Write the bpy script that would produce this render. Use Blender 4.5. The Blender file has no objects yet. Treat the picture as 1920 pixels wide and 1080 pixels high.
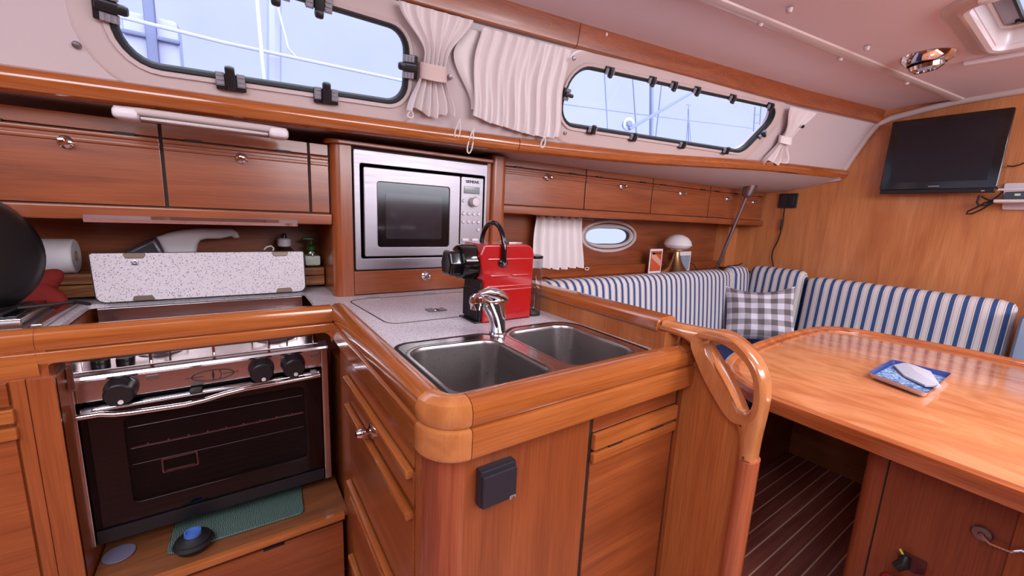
import bpy, bmesh, math, random
from mathutils import Vector, Matrix, noise
from math import sin, cos, pi, radians
random.seed(7)
C = bpy.context.scene.collection
SC = bpy.context.scene

# ------------------------------------------------------------------ units
# Lengths below are in u (1 u = 0.31 m) measured from the eye point; X runs towards the
# forward bulkhead, Y towards the port hull side, Z up.  W() turns them into metres.
S = 0.31
HC = 1.2307
def W(p): return Vector((p[0]*S, p[1]*S, p[2]*S + HC))

# ------------------------------------------------------------------ camera
FPX = 762.64
def rz(a): return Matrix.Rotation(a, 3, 'Z')
RM = rz(radians(-34.5339)) @ Matrix.Rotation(radians(79.9965), 3, 'X') @ rz(radians(2.59975))
cam_d = bpy.data.cameras.new('camera'); cam = bpy.data.objects.new('camera', cam_d); C.objects.link(cam)
cam.matrix_world = Matrix.Translation((0, 0, HC)) @ RM.to_4x4()
cam_d.sensor_width = 36.0; cam_d.lens = FPX/1920*36.0; cam_d.clip_start = 0.01
SC.camera = cam
SC.view_settings.view_transform = 'Standard'; SC.view_settings.look = 'None'
SC.view_settings.gamma = 1.0; SC.view_settings.exposure = 0.2
try: SC.view_settings.use_curve_mapping = False
except Exception: pass
SC.cycles.max_bounces = 8; SC.cycles.diffuse_bounces = 4; SC.cycles.glossy_bounces = 4
SC.cycles.transparent_max_bounces = 12; SC.cycles.sample_clamp_indirect = 4.0
SC.cycles.use_denoising = True

def on(px, py, ax, v):
    "where the sight line through a photo point meets the plane coordinate[ax] = v (u)"
    r = RM @ Vector(((px-960)/FPX, -(py-540)/FPX, -1))
    return r * (v / r[ax])

# ------------------------------------------------------------------ sky: overcast, brighter overhead and to starboard
wd = bpy.data.worlds.new('overcast'); SC.world = wd; wd.use_nodes = True
nt = wd.node_tree; nt.nodes.clear()
o_ = nt.nodes.new('ShaderNodeOutputWorld'); b_ = nt.nodes.new('ShaderNodeBackground')
tc = nt.nodes.new('ShaderNodeTexCoord'); sx = nt.nodes.new('ShaderNodeSeparateXYZ')
nt.links.new(tc.outputs['Generated'], sx.inputs[0])
def wm(op, a, b=None, clamp=False):
    n = nt.nodes.new('ShaderNodeMath'); n.operation = op; n.use_clamp = clamp
    for i, v in enumerate((a, b)):
        if v is None: continue
        if isinstance(v, (int, float)): n.inputs[i].default_value = v
        else: nt.links.new(v, n.inputs[i])
    return n.outputs[0]
up = wm('MULTIPLY', wm('SUBTRACT', sx.outputs[2], 0.62), 3.0, True)
sb = wm('MULTIPLY', wm('SUBTRACT', wm('MULTIPLY', sx.outputs[1], -1.0), 0.1), 1.6, True)
nz = nt.nodes.new('ShaderNodeTexNoise'); nz.inputs['Scale'].default_value = 5; nz.inputs['Detail'].default_value = 4
nt.links.new(tc.outputs['Generated'], nz.inputs['Vector'])
st = wm('ADD', wm('ADD', wm('MULTIPLY', up, 4.0), wm('MULTIPLY', sb, 3.6)), wm('ADD', 0.90, wm('MULTIPLY', nz.outputs[0], 0.30)))
mx = nt.nodes.new('ShaderNodeMix'); mx.data_type = 'RGBA'
mx.inputs[6].default_value = (0.62, 0.69, 1.0, 1); mx.inputs[7].default_value = (0.86, 0.88, 1.0, 1)
nt.links.new(wm('MAXIMUM', up, sb), mx.inputs[0])
nt.links.new(mx.outputs[2], b_.inputs[0]); nt.links.new(st, b_.inputs[1]); nt.links.new(b_.outputs[0], o_.inputs[0])

def area_light(name, loc, target, sx_, sy_, power, col=(.96, .95, 1)):
    d = bpy.data.lights.new(name, 'AREA'); d.shape = 'RECTANGLE'; d.size = sx_; d.size_y = sy_
    d.energy = power; d.color = col
    o = bpy.data.objects.new(name, d); C.objects.link(o); o.location = W(loc)
    o.rotation_euler = (W(target) - W(loc)).to_track_quat('-Z', 'Y').to_euler()
    return o
# daylight falling through the open companionway behind, then two fill lamps added for brightness
area_light('companionway_daylight', (-1.6, -1.2, 2.75), (2.0, 2.4, -1.2), 1.0, 0.9, 13)
area_light('saloon_overhead_fill', (4.7, -1.5, 2.75), (5.6, 1.2, -1.5), 0.5, 0.5, 20)  # added lamp above an unseen ceiling opening, brightens the saloon
area_light('starboard_fill', (4.5, -4.9, 1.7), (5.5, 3.0, -0.6), 2.4, 0.35, 24)  # added lamp out to starboard, brightens the port side and ceiling

# ------------------------------------------------------------------ materials
MATS = {}
def base_mat(name):
    m = bpy.data.materials.new(name); m.use_nodes = True
    b = m.node_tree.nodes['Principled BSDF']; MATS[name] = m
    return m, m.node_tree, b
def lin(c):
    return tuple((x/255/12.92 if x/255 <= .04045 else ((x/255+.055)/1.055)**2.4) for x in c) + (1,)
def plain(name, rgb, rough=.5, metal=0, coat=0, spec=.5, bump=0, bscale=300, trans=0):
    m, t, b = base_mat(name)
    b.inputs['Base Color'].default_value = lin(rgb); b.inputs['Roughness'].default_value = rough
    b.inputs['Metallic'].default_value = metal; b.inputs['Coat Weight'].default_value = coat
    b.inputs['Coat Roughness'].default_value = .08
    b.inputs['Specular IOR Level'].default_value = spec; b.inputs['Transmission Weight'].default_value = trans
    n = t.nodes.new('ShaderNodeTexNoise'); n.inputs['Scale'].default_value = bscale; n.inputs['Detail'].default_value = 3
    c = t.nodes.new('ShaderNodeTexCoord'); t.links.new(c.outputs['Object'], n.inputs['Vector'])
    if bump:
        bp = t.nodes.new('ShaderNodeBump'); bp.inputs['Strength'].default_value = bump; bp.inputs['Distance'].default_value = .00015
        t.links.new(n.outputs[0], bp.inputs['Height']); t.links.new(bp.outputs[0], b.inputs['Normal'])
    else:
        r = t.nodes.new('ShaderNodeMapRange'); r.inputs[3].default_value = max(0, rough-.03); r.inputs[4].default_value = rough+.04
        n.inputs['Scale'].default_value = 30
        t.links.new(n.outputs[0], r.inputs[0]); t.links.new(r.outputs[0], b.inputs['Roughness'])
    return m
def ramp(t, stops, fac, interp='LINEAR'):
    r = t.nodes.new('ShaderNodeValToRGB'); r.color_ramp.interpolation = interp
    e = r.color_ramp.elements
    while len(e) < len(stops): e.new(.5)
    for i, (p, c) in enumerate(stops): e[i].position = p; e[i].color = c if len(c) == 4 else lin(c)
    t.links.new(fac, r.inputs[0]); return r.outputs[0]
def wood(name, axis, cols, rough=.30, coat=.28, scale=1.0, dist=1.2, fine=.35, stretch=.09, wave=0):
    m, t, b = base_mat(name)
    c = t.nodes.new('ShaderNodeTexCoord'); mp = t.nodes.new('ShaderNodeMapping')
    s = [14*scale]*3; s[axis] = 14*scale*stretch; mp.inputs['Scale'].default_value = s
    t.links.new(c.outputs['Object'], mp.inputs[0])
    n = t.nodes.new('ShaderNodeTexNoise'); n.inputs['Scale'].default_value = 1; n.inputs['Detail'].default_value = 5
    n.inputs['Distortion'].default_value = dist; t.links.new(mp.outputs[0], n.inputs['Vector'])
    col = ramp(t, [(.28, cols[0]), (.5, cols[1]), (.72, cols[2])], n.outputs[0])
    m2 = t.nodes.new('ShaderNodeMapping'); s2 = [260]*3; s2[axis] = 7; m2.inputs['Scale'].default_value = s2
    t.links.new(c.outputs['Object'], m2.inputs[0])
    n2 = t.nodes.new('ShaderNodeTexNoise'); n2.inputs['Scale'].default_value = 1; n2.inputs['Detail'].default_value = 2
    t.links.new(m2.outputs[0], n2.inputs['Vector'])
    g = ramp(t, [(.35, (175, 150, 132)), (.6, (255, 255, 252))], n2.outputs[0])
    x = t.nodes.new('ShaderNodeMix'); x.data_type = 'RGBA'; x.blend_type = 'MULTIPLY'; x.inputs[0].default_value = fine
    t.links.new(col, x.inputs[6]); t.links.new(g, x.inputs[7])
    out = x.outputs[2]
    if wave:
        m3 = t.nodes.new('ShaderNodeMapping'); s3 = [5*scale]*3; s3[axis] = 1.3*scale; m3.inputs['Scale'].default_value = s3
        t.links.new(c.outputs['Object'], m3.inputs[0])
        w = t.nodes.new('ShaderNodeTexNoise'); w.inputs['Scale'].default_value = 1.0
        w.inputs['Detail'].default_value = 1.5; w.inputs['Distortion'].default_value = 1.0
        t.links.new(m3.outputs[0], w.inputs['Vector'])
        k = t.nodes.new('ShaderNodeMath'); k.operation = 'MULTIPLY'; k.inputs[1].default_value = wave*9
        k2 = t.nodes.new('ShaderNodeMath'); k2.operation = 'PINGPONG'; k2.inputs[1].default_value = 1
        t.links.new(w.outputs[0], k.inputs[0]); t.links.new(k.outputs[0], k2.inputs[0])
        g3 = ramp(t, [(.0, cols[0]), (.35, (255, 235, 215)), (1, (255, 255, 255))], k2.outputs[0])
        x3 = t.nodes.new('ShaderNodeMix'); x3.data_type = 'RGBA'; x3.blend_type = 'MULTIPLY'; x3.inputs[0].default_value = .3
        t.links.new(out, x3.inputs[6]); t.links.new(g3, x3.inputs[7]); out = x3.outputs[2]
    t.links.new(out, b.inputs['Base Color'])
    b.inputs['Roughness'].default_value = rough; b.inputs['Coat Weight'].default_value = coat; b.inputs['Coat Roughness'].default_value = .12
    return m
CH = [(128, 62, 30), (150, 76, 38), (166, 90, 48)]
CHR = [(156, 82, 38), (174, 96, 46), (188, 110, 56)]
wood_x = wood('cherry_grain_fore_aft', 0, CH); wood_y = wood('cherry_grain_athwart', 1, CH)
wood_z = wood('cherry_grain_upright', 2, CH, scale=.6)
rail_x = wood('varnished_rail_fore_aft', 0, CHR, rough=.16, coat=.8); rail_y = wood('varnished_rail_athwart', 1, CHR, rough=.16, coat=.8)
block = wood('pale_corner_block', 2, [(174, 102, 54), (190, 116, 64), (200, 128, 76)], rough=.13, coat=.9, scale=1.2, stretch=.8, dist=1.5, fine=.12)
bulk_m = wood('bulkhead_veneer', 2, [(190, 118, 72), (206, 134, 84), (218, 148, 98)], rough=.3, coat=.3, scale=.8, stretch=.13, dist=1.4, wave=.35, fine=.22)
table_m = wood('table_veneer', 1, [(202, 124, 76), (220, 146, 98), (232, 164, 118)], rough=.14, coat=.8, scale=.5, stretch=.35, dist=3.0, wave=.7, fine=.2)
hull_m = wood('hull_lining', 0, [(120, 58, 32), (146, 76, 44), (164, 92, 56)], rough=.35, coat=.2)
dark_m = plain('dark_recess', (40, 22, 16), .7)
olive = wood('olive_wood', 0, [(96, 48, 22), (150, 92, 48), (188, 132, 84)], scale=2.2, dist=3, rough=.5, coat=0)
chrome = plain('chrome', (225, 225, 230), .06, 1); steel = None
def brushed(name, rgb, axis, rough=.26):
    m, t, b = base_mat(name); b.inputs['Metallic'].default_value = 1
    b.inputs['Base Color'].default_value = lin(rgb)
    c = t.nodes.new('ShaderNodeTexCoord'); mp = t.nodes.new('ShaderNodeMapping'); s = [500]*3; s[axis] = 6
    mp.inputs['Scale'].default_value = s; t.links.new(c.outputs['Object'], mp.inputs[0])
    n = t.nodes.new('ShaderNodeTexNoise'); n.inputs['Scale'].default_value = 1; t.links.new(mp.outputs[0], n.inputs['Vector'])
    r = t.nodes.new('ShaderNodeMapRange'); r.inputs[3].default_value = rough-.1; r.inputs[4].default_value = rough+.14
    t.links.new(n.outputs[0], r.inputs[0]); t.links.new(r.outputs[0], b.inputs['Roughness'])
    return m
steel = brushed('brushed_steel', (150, 143, 150), 0, .36); steel_dull = brushed('sink_steel', (172, 164, 162), 1, .3)
polish = brushed('polished_steel', (210, 200, 200), 0, .17)
gel = plain('white_gelcoat', (206, 188, 186), .3, coat=.3)
liner = plain('beige_vinyl_headliner', (222, 203, 208), .55, bump=.15, bscale=220)
liner2 = plain('white_vinyl_lining', (206, 190, 192), .5, bump=.1, bscale=220)
white_pl = plain('white_plastic', (222, 212, 216), .35); white_gl = plain('white_glass_shade', (232, 224, 228), .12, coat=.5)
black_pl = plain('black_plastic', (28, 26, 30), .35); black_gl = plain('black_gloss_plastic', (12, 11, 13), .12, coat=.5)
rubber = plain('black_rubber', (22, 18, 18), .6); grey_pl = plain('grey_plastic', (150, 146, 150), .45)
navy = plain('navy_fabric', (42, 56, 104), .9, bump=.3, bscale=250); red_gl = plain('glossy_red_plastic', (168, 14, 16), .22, coat=.6)
switch_m = plain('anthracite_plastic', (40, 36, 44), .42)
brass = plain('brushed_brass', (190, 160, 120), .28, 1)
curtain_m = plain('ivory_cotton_curtain', (236, 226, 226), .9, bump=.2, bscale=200)
cord_m = plain('white_cord', (230, 224, 220), .8); cable_m = plain('black_cable', (18, 12, 12), .6)
paper_m = plain('white_paper', (232, 228, 232), .9, bump=.5, bscale=500); red_cl = plain('red_cloth', (138, 34, 26), .85, bump=.3)
green_m = plain('green_plastic', (52, 92, 40), .3); label_m = plain('pale_label', (205, 215, 205), .5)
pad_m = plain('grey_translucent_pad', (150, 146, 156), .35, spec=.6)
napkin_m = plain('grey_paper_napkin', (186, 184, 194), .85, bump=.3); blue_pl = plain('blue_plastic', (70, 110, 185), .35)
clear_m, t_, bb = base_mat('clear_plastic'); bb.inputs['Transmission Weight'].default_value = .0
def glassy(name, tint, refl=.08, rough=.02, density=.1):
    m, t, b = base_mat(name); t.nodes.remove(b); out = t.nodes['Material Output']
    tr = t.nodes.new('ShaderNodeBsdfTransparent'); tr.inputs[0].default_value = tint
    gl = t.nodes.new('ShaderNodeBsdfGlossy'); gl.inputs['Roughness'].default_value = rough; gl.inputs[0].default_value = (1, 1, 1, 1)
    fr0 = t.nodes.new('ShaderNodeLayerWeight'); fr = t.nodes.new('ShaderNodeMath'); fr.operation = 'POWER'; fr.inputs[1].default_value = 5
    t.links.new(fr0.outputs['Facing'], fr.inputs[0])
    ad = t.nodes.new('ShaderNodeMath'); ad.operation = 'MULTIPLY_ADD'; ad.inputs[1].default_value = .8; ad.inputs[2].default_value = refl+.03
    t.links.new(fr.outputs[0], ad.inputs[0])
    mi = t.nodes.new('ShaderNodeMixShader'); t.links.new(ad.outputs[0], mi.inputs[0]); t.links.new(tr.outputs[0], mi.inputs[1]); t.links.new(gl.outputs[0], mi.inputs[2])
    t.links.new(mi.outputs[0], out.inputs[0]); return m
pane = glassy('window_glass', (.93, .95, 1, 1), 0.0); tank_m = glassy('smoky_clear_plastic', (.80, .78, .80, 1), .06)
oven_gl = glassy('dark_oven_glass', (.68, .62, .64, 1), -.02); bottle_m = glassy('clear_bottle', (.6, .5, .42, 1), .05)
amber = glassy('green_tinted_bottle', (.75, .85, .55, 1), .05)

def laminate(name, ks=1):
    m, t, b = base_mat(name); c = t.nodes.new('ShaderNodeTexCoord')
    nn = t.nodes.new('ShaderNodeTexNoise'); nn.inputs['Scale'].default_value = 90; t.links.new(c.outputs['Object'], nn.inputs['Vector'])
    def fleck(sc, th, stretch):
        mp = t.nodes.new('ShaderNodeMapping'); mp.inputs['Scale'].default_value = stretch; mp.inputs['Rotation'].default_value = (.5, .6, .8)
        t.links.new(c.outputs['Object'], mp.inputs[0])
        v = t.nodes.new('ShaderNodeTexVoronoi'); v.inputs['Scale'].default_value = sc; t.links.new(mp.outputs[0], v.inputs['Vector'])
        l = t.nodes.new('ShaderNodeMath'); l.operation = 'LESS_THAN'; l.inputs[1].default_value = th
        t.links.new(v.outputs['Distance'], l.inputs[0]); return l.outputs[0]
    a = fleck(210*ks, .24, (1, .5, 1)); d = fleck(300*ks, .23, (1, 1, .6))
    def mix(f, c1, c2):
        x = t.nodes.new('ShaderNodeMix'); x.data_type = 'RGBA'; t.links.new(f, x.inputs[0])
        for i, cc in ((6, c1), (7, c2)):
            if isinstance(cc, tuple): x.inputs[i].default_value = lin(cc)
            else: t.links.new(cc, x.inputs[i])
        return x.outputs[2]
    b0 = mix(nn.outputs[0], (206, 196, 202), (222, 213, 219))
    t.links.new(mix(a, mix(d, b0, (176, 160, 166)), (128, 114, 124)), b.inputs['Base Color'])
    b.inputs['Roughness'].default_value = .35
    return m
lam = laminate('speckled_laminate'); lam2 = laminate('coarse_speckled_laminate', .72)
def stripes(name, axis, period, phase=0):
    m, t, b = base_mat(name); c = t.nodes.new('ShaderNodeTexCoord'); s = t.nodes.new('ShaderNodeSeparateXYZ')
    t.links.new(c.outputs['Object'], s.inputs[0])
    a = t.nodes.new('ShaderNodeMath'); a.operation = 'MULTIPLY_ADD'; a.inputs[1].default_value = 1/(period*S); a.inputs[2].default_value = phase+100
    t.links.new(s.outputs[axis], a.inputs[0]); f = t.nodes.new('ShaderNodeMath'); f.operation = 'FRACT'; t.links.new(a.outputs[0], f.inputs[0])
    Wt = (216, 206, 204); Ln = (150, 140, 130); Bl = (48, 78, 128)
    col = ramp(t, [(0, Bl), (.36, Wt), (.46, Ln), (.50, Wt), (.86, Ln), (.90, Wt)], f.outputs[0], 'CONSTANT')
    t.links.new(col, b.inputs['Base Color']); b.inputs['Roughness'].default_value = .9
    n = t.nodes.new('ShaderNodeTexNoise'); n.inputs['Scale'].default_value = 260; t.links.new(c.outputs['Object'], n.inputs['Vector'])
    bp = t.nodes.new('ShaderNodeBump'); bp.inputs['Strength'].default_value = .3; bp.inputs['Distance'].default_value = .00015
    t.links.new(n.outputs[0], bp.inputs['Height']); t.links.new(bp.outputs[0], b.inputs['Normal'])
    return m
stripe_x = stripes('blue_white_stripe_along_hull', 0, .150); stripe_y = stripes('blue_white_stripe_along_bulkhead', 1, .150)
def gingham():
    m, t, b = base_mat('grey_gingham'); c = t.nodes.new('ShaderNodeUVMap'); s = t.nodes.new('ShaderNodeSeparateXYZ'); t.links.new(c.outputs[0], s.inputs[0])
    outs = []
    for i in (0, 1):
        a = t.nodes.new('ShaderNodeMath'); a.operation = 'MULTIPLY'; a.inputs[1].default_value = 5.4; t.links.new(s.outputs[i], a.inputs[0])
        f = t.nodes.new('ShaderNodeMath'); f.operation = 'FRACT'; t.links.new(a.outputs[0], f.inputs[0])
        g = t.nodes.new('ShaderNodeMath'); g.operation = 'GREATER_THAN'; g.inputs[1].default_value = .5; t.links.new(f.outputs[0], g.inputs[0]); outs.append(g.outputs[0])
    ad = t.nodes.new('ShaderNodeMath'); ad.operation = 'ADD'; t.links.new(outs[0], ad.inputs[0]); t.links.new(outs[1], ad.inputs[1])
    h = t.nodes.new('ShaderNodeMath'); h.operation = 'MULTIPLY'; h.inputs[1].default_value = .5; t.links.new(ad.outputs[0], h.inputs[0])
    col = ramp(t, [(0, (226, 220, 232)), (.25, (168, 160, 168)), (.75, (108, 98, 100))], h.outputs[0], 'CONSTANT')
    t.links.new(col, b.inputs['Base Color']); b.inputs['Roughness'].default_value = .9; return m
ging = gingham()
def floor_mat():
    m, t, b = base_mat('teak_and_holly_sole'); c = t.nodes.new('ShaderNodeTexCoord'); s = t.nodes.new('ShaderNodeSeparateXYZ'); t.links.new(c.outputs['Object'], s.inputs[0])
    a = t.nodes.new('ShaderNodeMath'); a.operation = 'MULTIPLY_ADD'; a.inputs[1].default_value = 1/(.166*S); a.inputs[2].default_value = 100.69; t.links.new(s.outputs[1], a.inputs[0])
    f = t.nodes.new('ShaderNodeMath'); f.operation = 'FRACT'; t.links.new(a.outputs[0], f.inputs[0])
    mp = t.nodes.new('ShaderNodeMapping'); mp.inputs['Scale'].default_value = (1.5, 30, 1); t.links.new(c.outputs['Object'], mp.inputs[0])
    n = t.nodes.new('ShaderNodeTexNoise'); n.inputs['Scale'].default_value = 1.5; n.inputs['Detail'].default_value = 5; t.links.new(mp.outputs[0], n.inputs['Vector'])
    w = ramp(t, [(.3, (116, 58, 48)), (.7, (158, 92, 78))], n.outputs[0])
    k = ramp(t, [(0, (255, 255, 255)), (.09, (0, 0, 0))], f.outputs[0], 'CONSTANT')
    x = t.nodes.new('ShaderNodeMix'); x.data_type = 'RGBA'; t.links.new(k, x.inputs[0]); t.links.new(w, x.inputs[6]); x.inputs[7].default_value = lin((222, 190, 165))
    t.links.new(x.outputs[2], b.inputs['Base Color']); b.inputs['Roughness'].default_value = .35; return m
floor_m = floor_mat()
def patterned(name, c1, c2, scale, kind='wave'):
    m, t, b = base_mat(name); c = t.nodes.new('ShaderNodeTexCoord')
    v = t.nodes.new('ShaderNodeTexWave') if kind == 'wave' else t.nodes.new('ShaderNodeTexNoise')
    v.inputs['Scale'].default_value = scale; v.inputs['Distortion'].default_value = 6 if kind == 'wave' else 2
    v.inputs['Detail'].default_value = 3
    t.links.new(c.outputs['Object'], v.inputs['Vector'])
    t.links.new(ramp(t, [(.42, c1), (.55, c2)], v.outputs['Fac'] if 'Fac' in v.outputs else v.outputs[0]), b.inputs['Base Color']); b.inputs['Roughness'].default_value = .6
    return m
mat_m = patterned('green_leaf_print', (36, 58, 54), (104, 128, 116), 75)
tray_m = patterned('blue_sketch_print', (168, 196, 226), (70, 100, 150), 45, 'noise')
sea_m = patterned('blue_sea_print', (34, 66, 110), (190, 205, 215), 34, 'wave')

# ------------------------------------------------------------------ mesh helpers
def V(*a): return Vector(a)
class B:
    "a bmesh in u coordinates"
    def __init__(s): s.bm = bmesh.new()
    def box(s, x0, x1, y0, y1, z0, z1, bev=0, seg=2, M=None):
        vs = [s.bm.verts.new((x, y, z)) for x in (x0, x1) for y in (y0, y1) for z in (z0, z1)]
        fs = [(0, 1, 3, 2), (4, 6, 7, 5), (0, 4, 5, 1), (2, 3, 7, 6), (0, 2, 6, 4), (1, 5, 7, 3)]
        nf = [s.bm.faces.new([vs[i] for i in f]) for f in fs]
        if bev > 0:
            ed = list({e for f in nf for e in f.edges})
            r = bmesh.ops.bevel(s.bm, geom=ed, offset=bev, segments=seg, profile=.5, affect='EDGES', clamp_overlap=True)
            vs = list({v for f in r['faces'] for v in f.verts})
        if M is not None:
            for v in vs: v.co = M @ v.co
        return s
    def rbox(s, c, d, r, n=8, bulge=0, M=None):
        "soft rounded block: centre c, half sizes d, edge radius r"
        b2 = bmesh.new(); bmesh.ops.create_cube(b2, size=2)
        bmesh.ops.subdivide_edges(b2, edges=b2.edges[:], cuts=n, use_grid_fill=True)
        mp = {}
        for v in b2.verts:
            p = Vector((v.co[0]*d[0], v.co[1]*d[1], v.co[2]*d[2]))
            q = Vector([max(-(d[i]-r), min(d[i]-r, p[i])) for i in range(3)])
            w = p - q
            if w.length > 1e-9:
                p = q + w.normalized()*r
            if bulge:
                k = [1-min(1, abs(p[i]/d[i]))**2.2 for i in range(3)]
                a = min(range(3), key=lambda i: d[i])
                o = [i for i in range(3) if i != a]
                p[a] *= 1 + bulge*k[o[0]]*k[o[1]]
            p += Vector(c)
            if M is not None: p = M @ p
            mp[v] = s.bm.verts.new(p)
        for f in b2.faces: s.bm.faces.new([mp[v] for v in f.verts])
        b2.free(); return s
    def tube(s, pts, r, n=10, caps=True, closed=False):
        pts = [Vector(p) for p in pts]; rs = r if isinstance(r, (list, tuple)) else [r]*len(pts)
        rings = []; prev = None; L = len(pts)
        for i, p in enumerate(pts):
            a = pts[(i-1) % L] if (closed or i > 0) else pts[0]; b = pts[(i+1) % L] if (closed or i < L-1) else pts[-1]
            tg = (b-a).normalized()
            if prev is None:
                u = tg.orthogonal().normalized()
            else:
                u = (prev - tg*prev.dot(tg))
                u = u.normalized() if u.length > 1e-6 else tg.orthogonal().normalized()
            prev = u; w = tg.cross(u)
            rings.append([s.bm.verts.new(p + (u*cos(2*pi*k/n) + w*sin(2*pi*k/n))*rs[i]) for k in range(n)])
        for i in range(L if closed else L-1):
            A, Bq = rings[i], rings[(i+1) % L]
            for k in range(n):
                s.bm.faces.new((A[k], A[(k+1) % n], Bq[(k+1) % n], Bq[k]))
        if caps and not closed:
            s.bm.faces.new(rings[0][::-1]); s.bm.faces.new(rings[-1])
        return s
    def lathe(s, prof, c, axis=(0, 0, 1), n=28, a0=0, a1=2*pi):
        "prof = [(radius, along)], turned about axis through c"
        ax = Vector(axis).normalized(); u = ax.orthogonal().normalized(); w = ax.cross(u); c = Vector(c)
        full = abs(a1-a0-2*pi) < 1e-6; m = n if full else n+1
        rg = []
        for r, h in prof:
            if r < 1e-6: rg.append([s.bm.verts.new(c+ax*h)])
            else: rg.append([s.bm.verts.new(c+ax*h+(u*cos(a0+(a1-a0)*k/n)+w*sin(a0+(a1-a0)*k/n))*r) for k in range(m)])
        for A, Bq in zip(rg, rg[1:]):
            for k in range(n):
                k2 = (k+1) % m
                if len(A) == 1 and len(Bq) == 1: continue
                if len(A) == 1: s.bm.faces.new((A[0], Bq[k2], Bq[k]))
                elif len(Bq) == 1: s.bm.faces.new((A[k], A[k2], Bq[0]))
                else: s.bm.faces.new((A[k], A[k2], Bq[k2], Bq[k]))
        return s
    def grid(s, f, nu, nv):
        g = [[s.bm.verts.new(f(i/nu, j/nv)) for j in range(nv+1)] for i in range(nu+1)]
        for i in range(nu):
            for j in range(nv): s.bm.faces.new((g[i][j], g[i+1][j], g[i+1][j+1], g[i][j+1]))
        return s
    def sweep(s, pts, outs, ups, prof, closed=False, caps=True):
        "profile [(out, up)] carried along pts"
        rings = [[s.bm.verts.new(Vector(p)+Vector(o)*a+Vector(u)*b) for a, b in prof] for p, o, u in zip(pts, outs, ups)]
        n = len(prof); L = len(rings)
        for i in range(L if closed else L-1):
            A, Bq = rings[i], rings[(i+1) % L]
            for k in range(n): s.bm.faces.new((A[k], A[(k+1) % n], Bq[(k+1) % n], Bq[k]))
        if caps and not closed:
            s.bm.faces.new(rings[0][::-1]); s.bm.faces.new(rings[-1])
        return s
    def strip(s, pts, outs, ups, prof, closed=False):
        "open profile carried along pts"
        rings = [[s.bm.verts.new(Vector(p)+Vector(o)*a+Vector(u)*b) for a, b in prof] for p, o, u in zip(pts, outs, ups)]
        n = len(prof); L = len(rings)
        for i in range(L if closed else L-1):
            A, Bq = rings[i], rings[(i+1) % L]
            for k in range(n-1): s.bm.faces.new((A[k], A[k+1], Bq[k+1], Bq[k]))
        return s
    def poly(s, pts):
        s.bm.faces.new([s.bm.verts.new(p) for p in pts]); return s
    def prism(s, pts, off):
        off = Vector(off); a = [s.bm.verts.new(p) for p in pts]; b = [s.bm.verts.new(Vector(p)+off) for p in pts]
        n = len(pts); s.bm.faces.new(a); s.bm.faces.new(b[::-1])
        for i in range(n): s.bm.faces.new((a[i], b[i], b[(i+1) % n], a[(i+1) % n]))
        return s
    def plate(s, loops, M, t, bev=0, seg=3):
        "2D outlines (first outer, rest holes) filled, thickness t centred, rounded edge, placed by M"
        cu = bpy.data.curves.new('tmp', 'CURVE'); cu.dimensions = '2D'; cu.fill_mode = 'BOTH'
        cu.extrude = max(0, t/2-bev); cu.bevel_depth = bev; cu.bevel_resolution = seg; cu.offset = -bev
        for lp in loops:
            sp = cu.splines.new('POLY'); sp.points.add(len(lp)-1); sp.use_cyclic_u = True
            for i, p in enumerate(lp): sp.points[i].co = (p[0], p[1], 0, 1)
        o = bpy.data.objects.new('tmp', cu); C.objects.link(o)
        dg = bpy.context.evaluated_depsgraph_get(); me = bpy.data.meshes.new_from_object(o.evaluated_get(dg))
        vs = [s.bm.verts.new(M @ v.co) for v in me.vertices]
        for p in me.polygons:
            try: s.bm.faces.new([vs[i] for i in p.vertices])
            except ValueError: pass
        bpy.data.objects.remove(o); bpy.data.curves.remove(cu); bpy.data.meshes.remove(me)
        return s
def rounded(corners, r, n=6):
    "round the corners of a closed 2D outline"
    out = []; L = len(corners)
    for i in range(L):
        p = Vector(corners[i][:2]); a = Vector(corners[i-1][:2]); b = Vector(corners[(i+1) % L][:2])
        rr = r[i] if isinstance(r, (list, tuple)) else r
        if rr <= 0: out.append(tuple(p)); continue
        da = (a-p).normalized(); db = (b-p).normalized(); half = da.angle(db)/2
        d = min(rr/math.tan(half), (a-p).length*.49, (b-p).length*.49); r2 = d*math.tan(half)
        c = p + (da+db).normalized()*(r2/sin(half)); s0 = p+da*d-c; s1 = p+db*d-c
        ang = math.atan2(s0.x*s1.y-s0.y*s1.x, s0.dot(s1))
        for k in range(n+1):
            t = ang*k/n; out.append((c.x+s0.x*cos(t)-s0.y*sin(t), c.y+s0.x*sin(t)+s0.y*cos(t)))
    return out
def frame_M(o, x, y):
    x = Vector(x).normalized(); y = Vector(y); y = (y-x*y.dot(x)).normalized(); z = x.cross(y)
    m = Matrix.Identity(4)
    for i in range(3): m[i][0], m[i][1], m[i][2], m[i][3] = x[i], y[i], z[i], o[i]
    return m
MX = lambda v: frame_M((v, 0, 0), (0, 1, 0), (0, 0, 1))      # 2D (y, z) on plane x=v
MY = lambda v: frame_M((0, v, 0), (1, 0, 0), (0, 0, 1))      # 2D (x, z) on plane y=v
MZ = lambda v: frame_M((0, 0, v), (1, 0, 0), (0, 1, 0))      # 2D (x, y) on plane z=v

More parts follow.
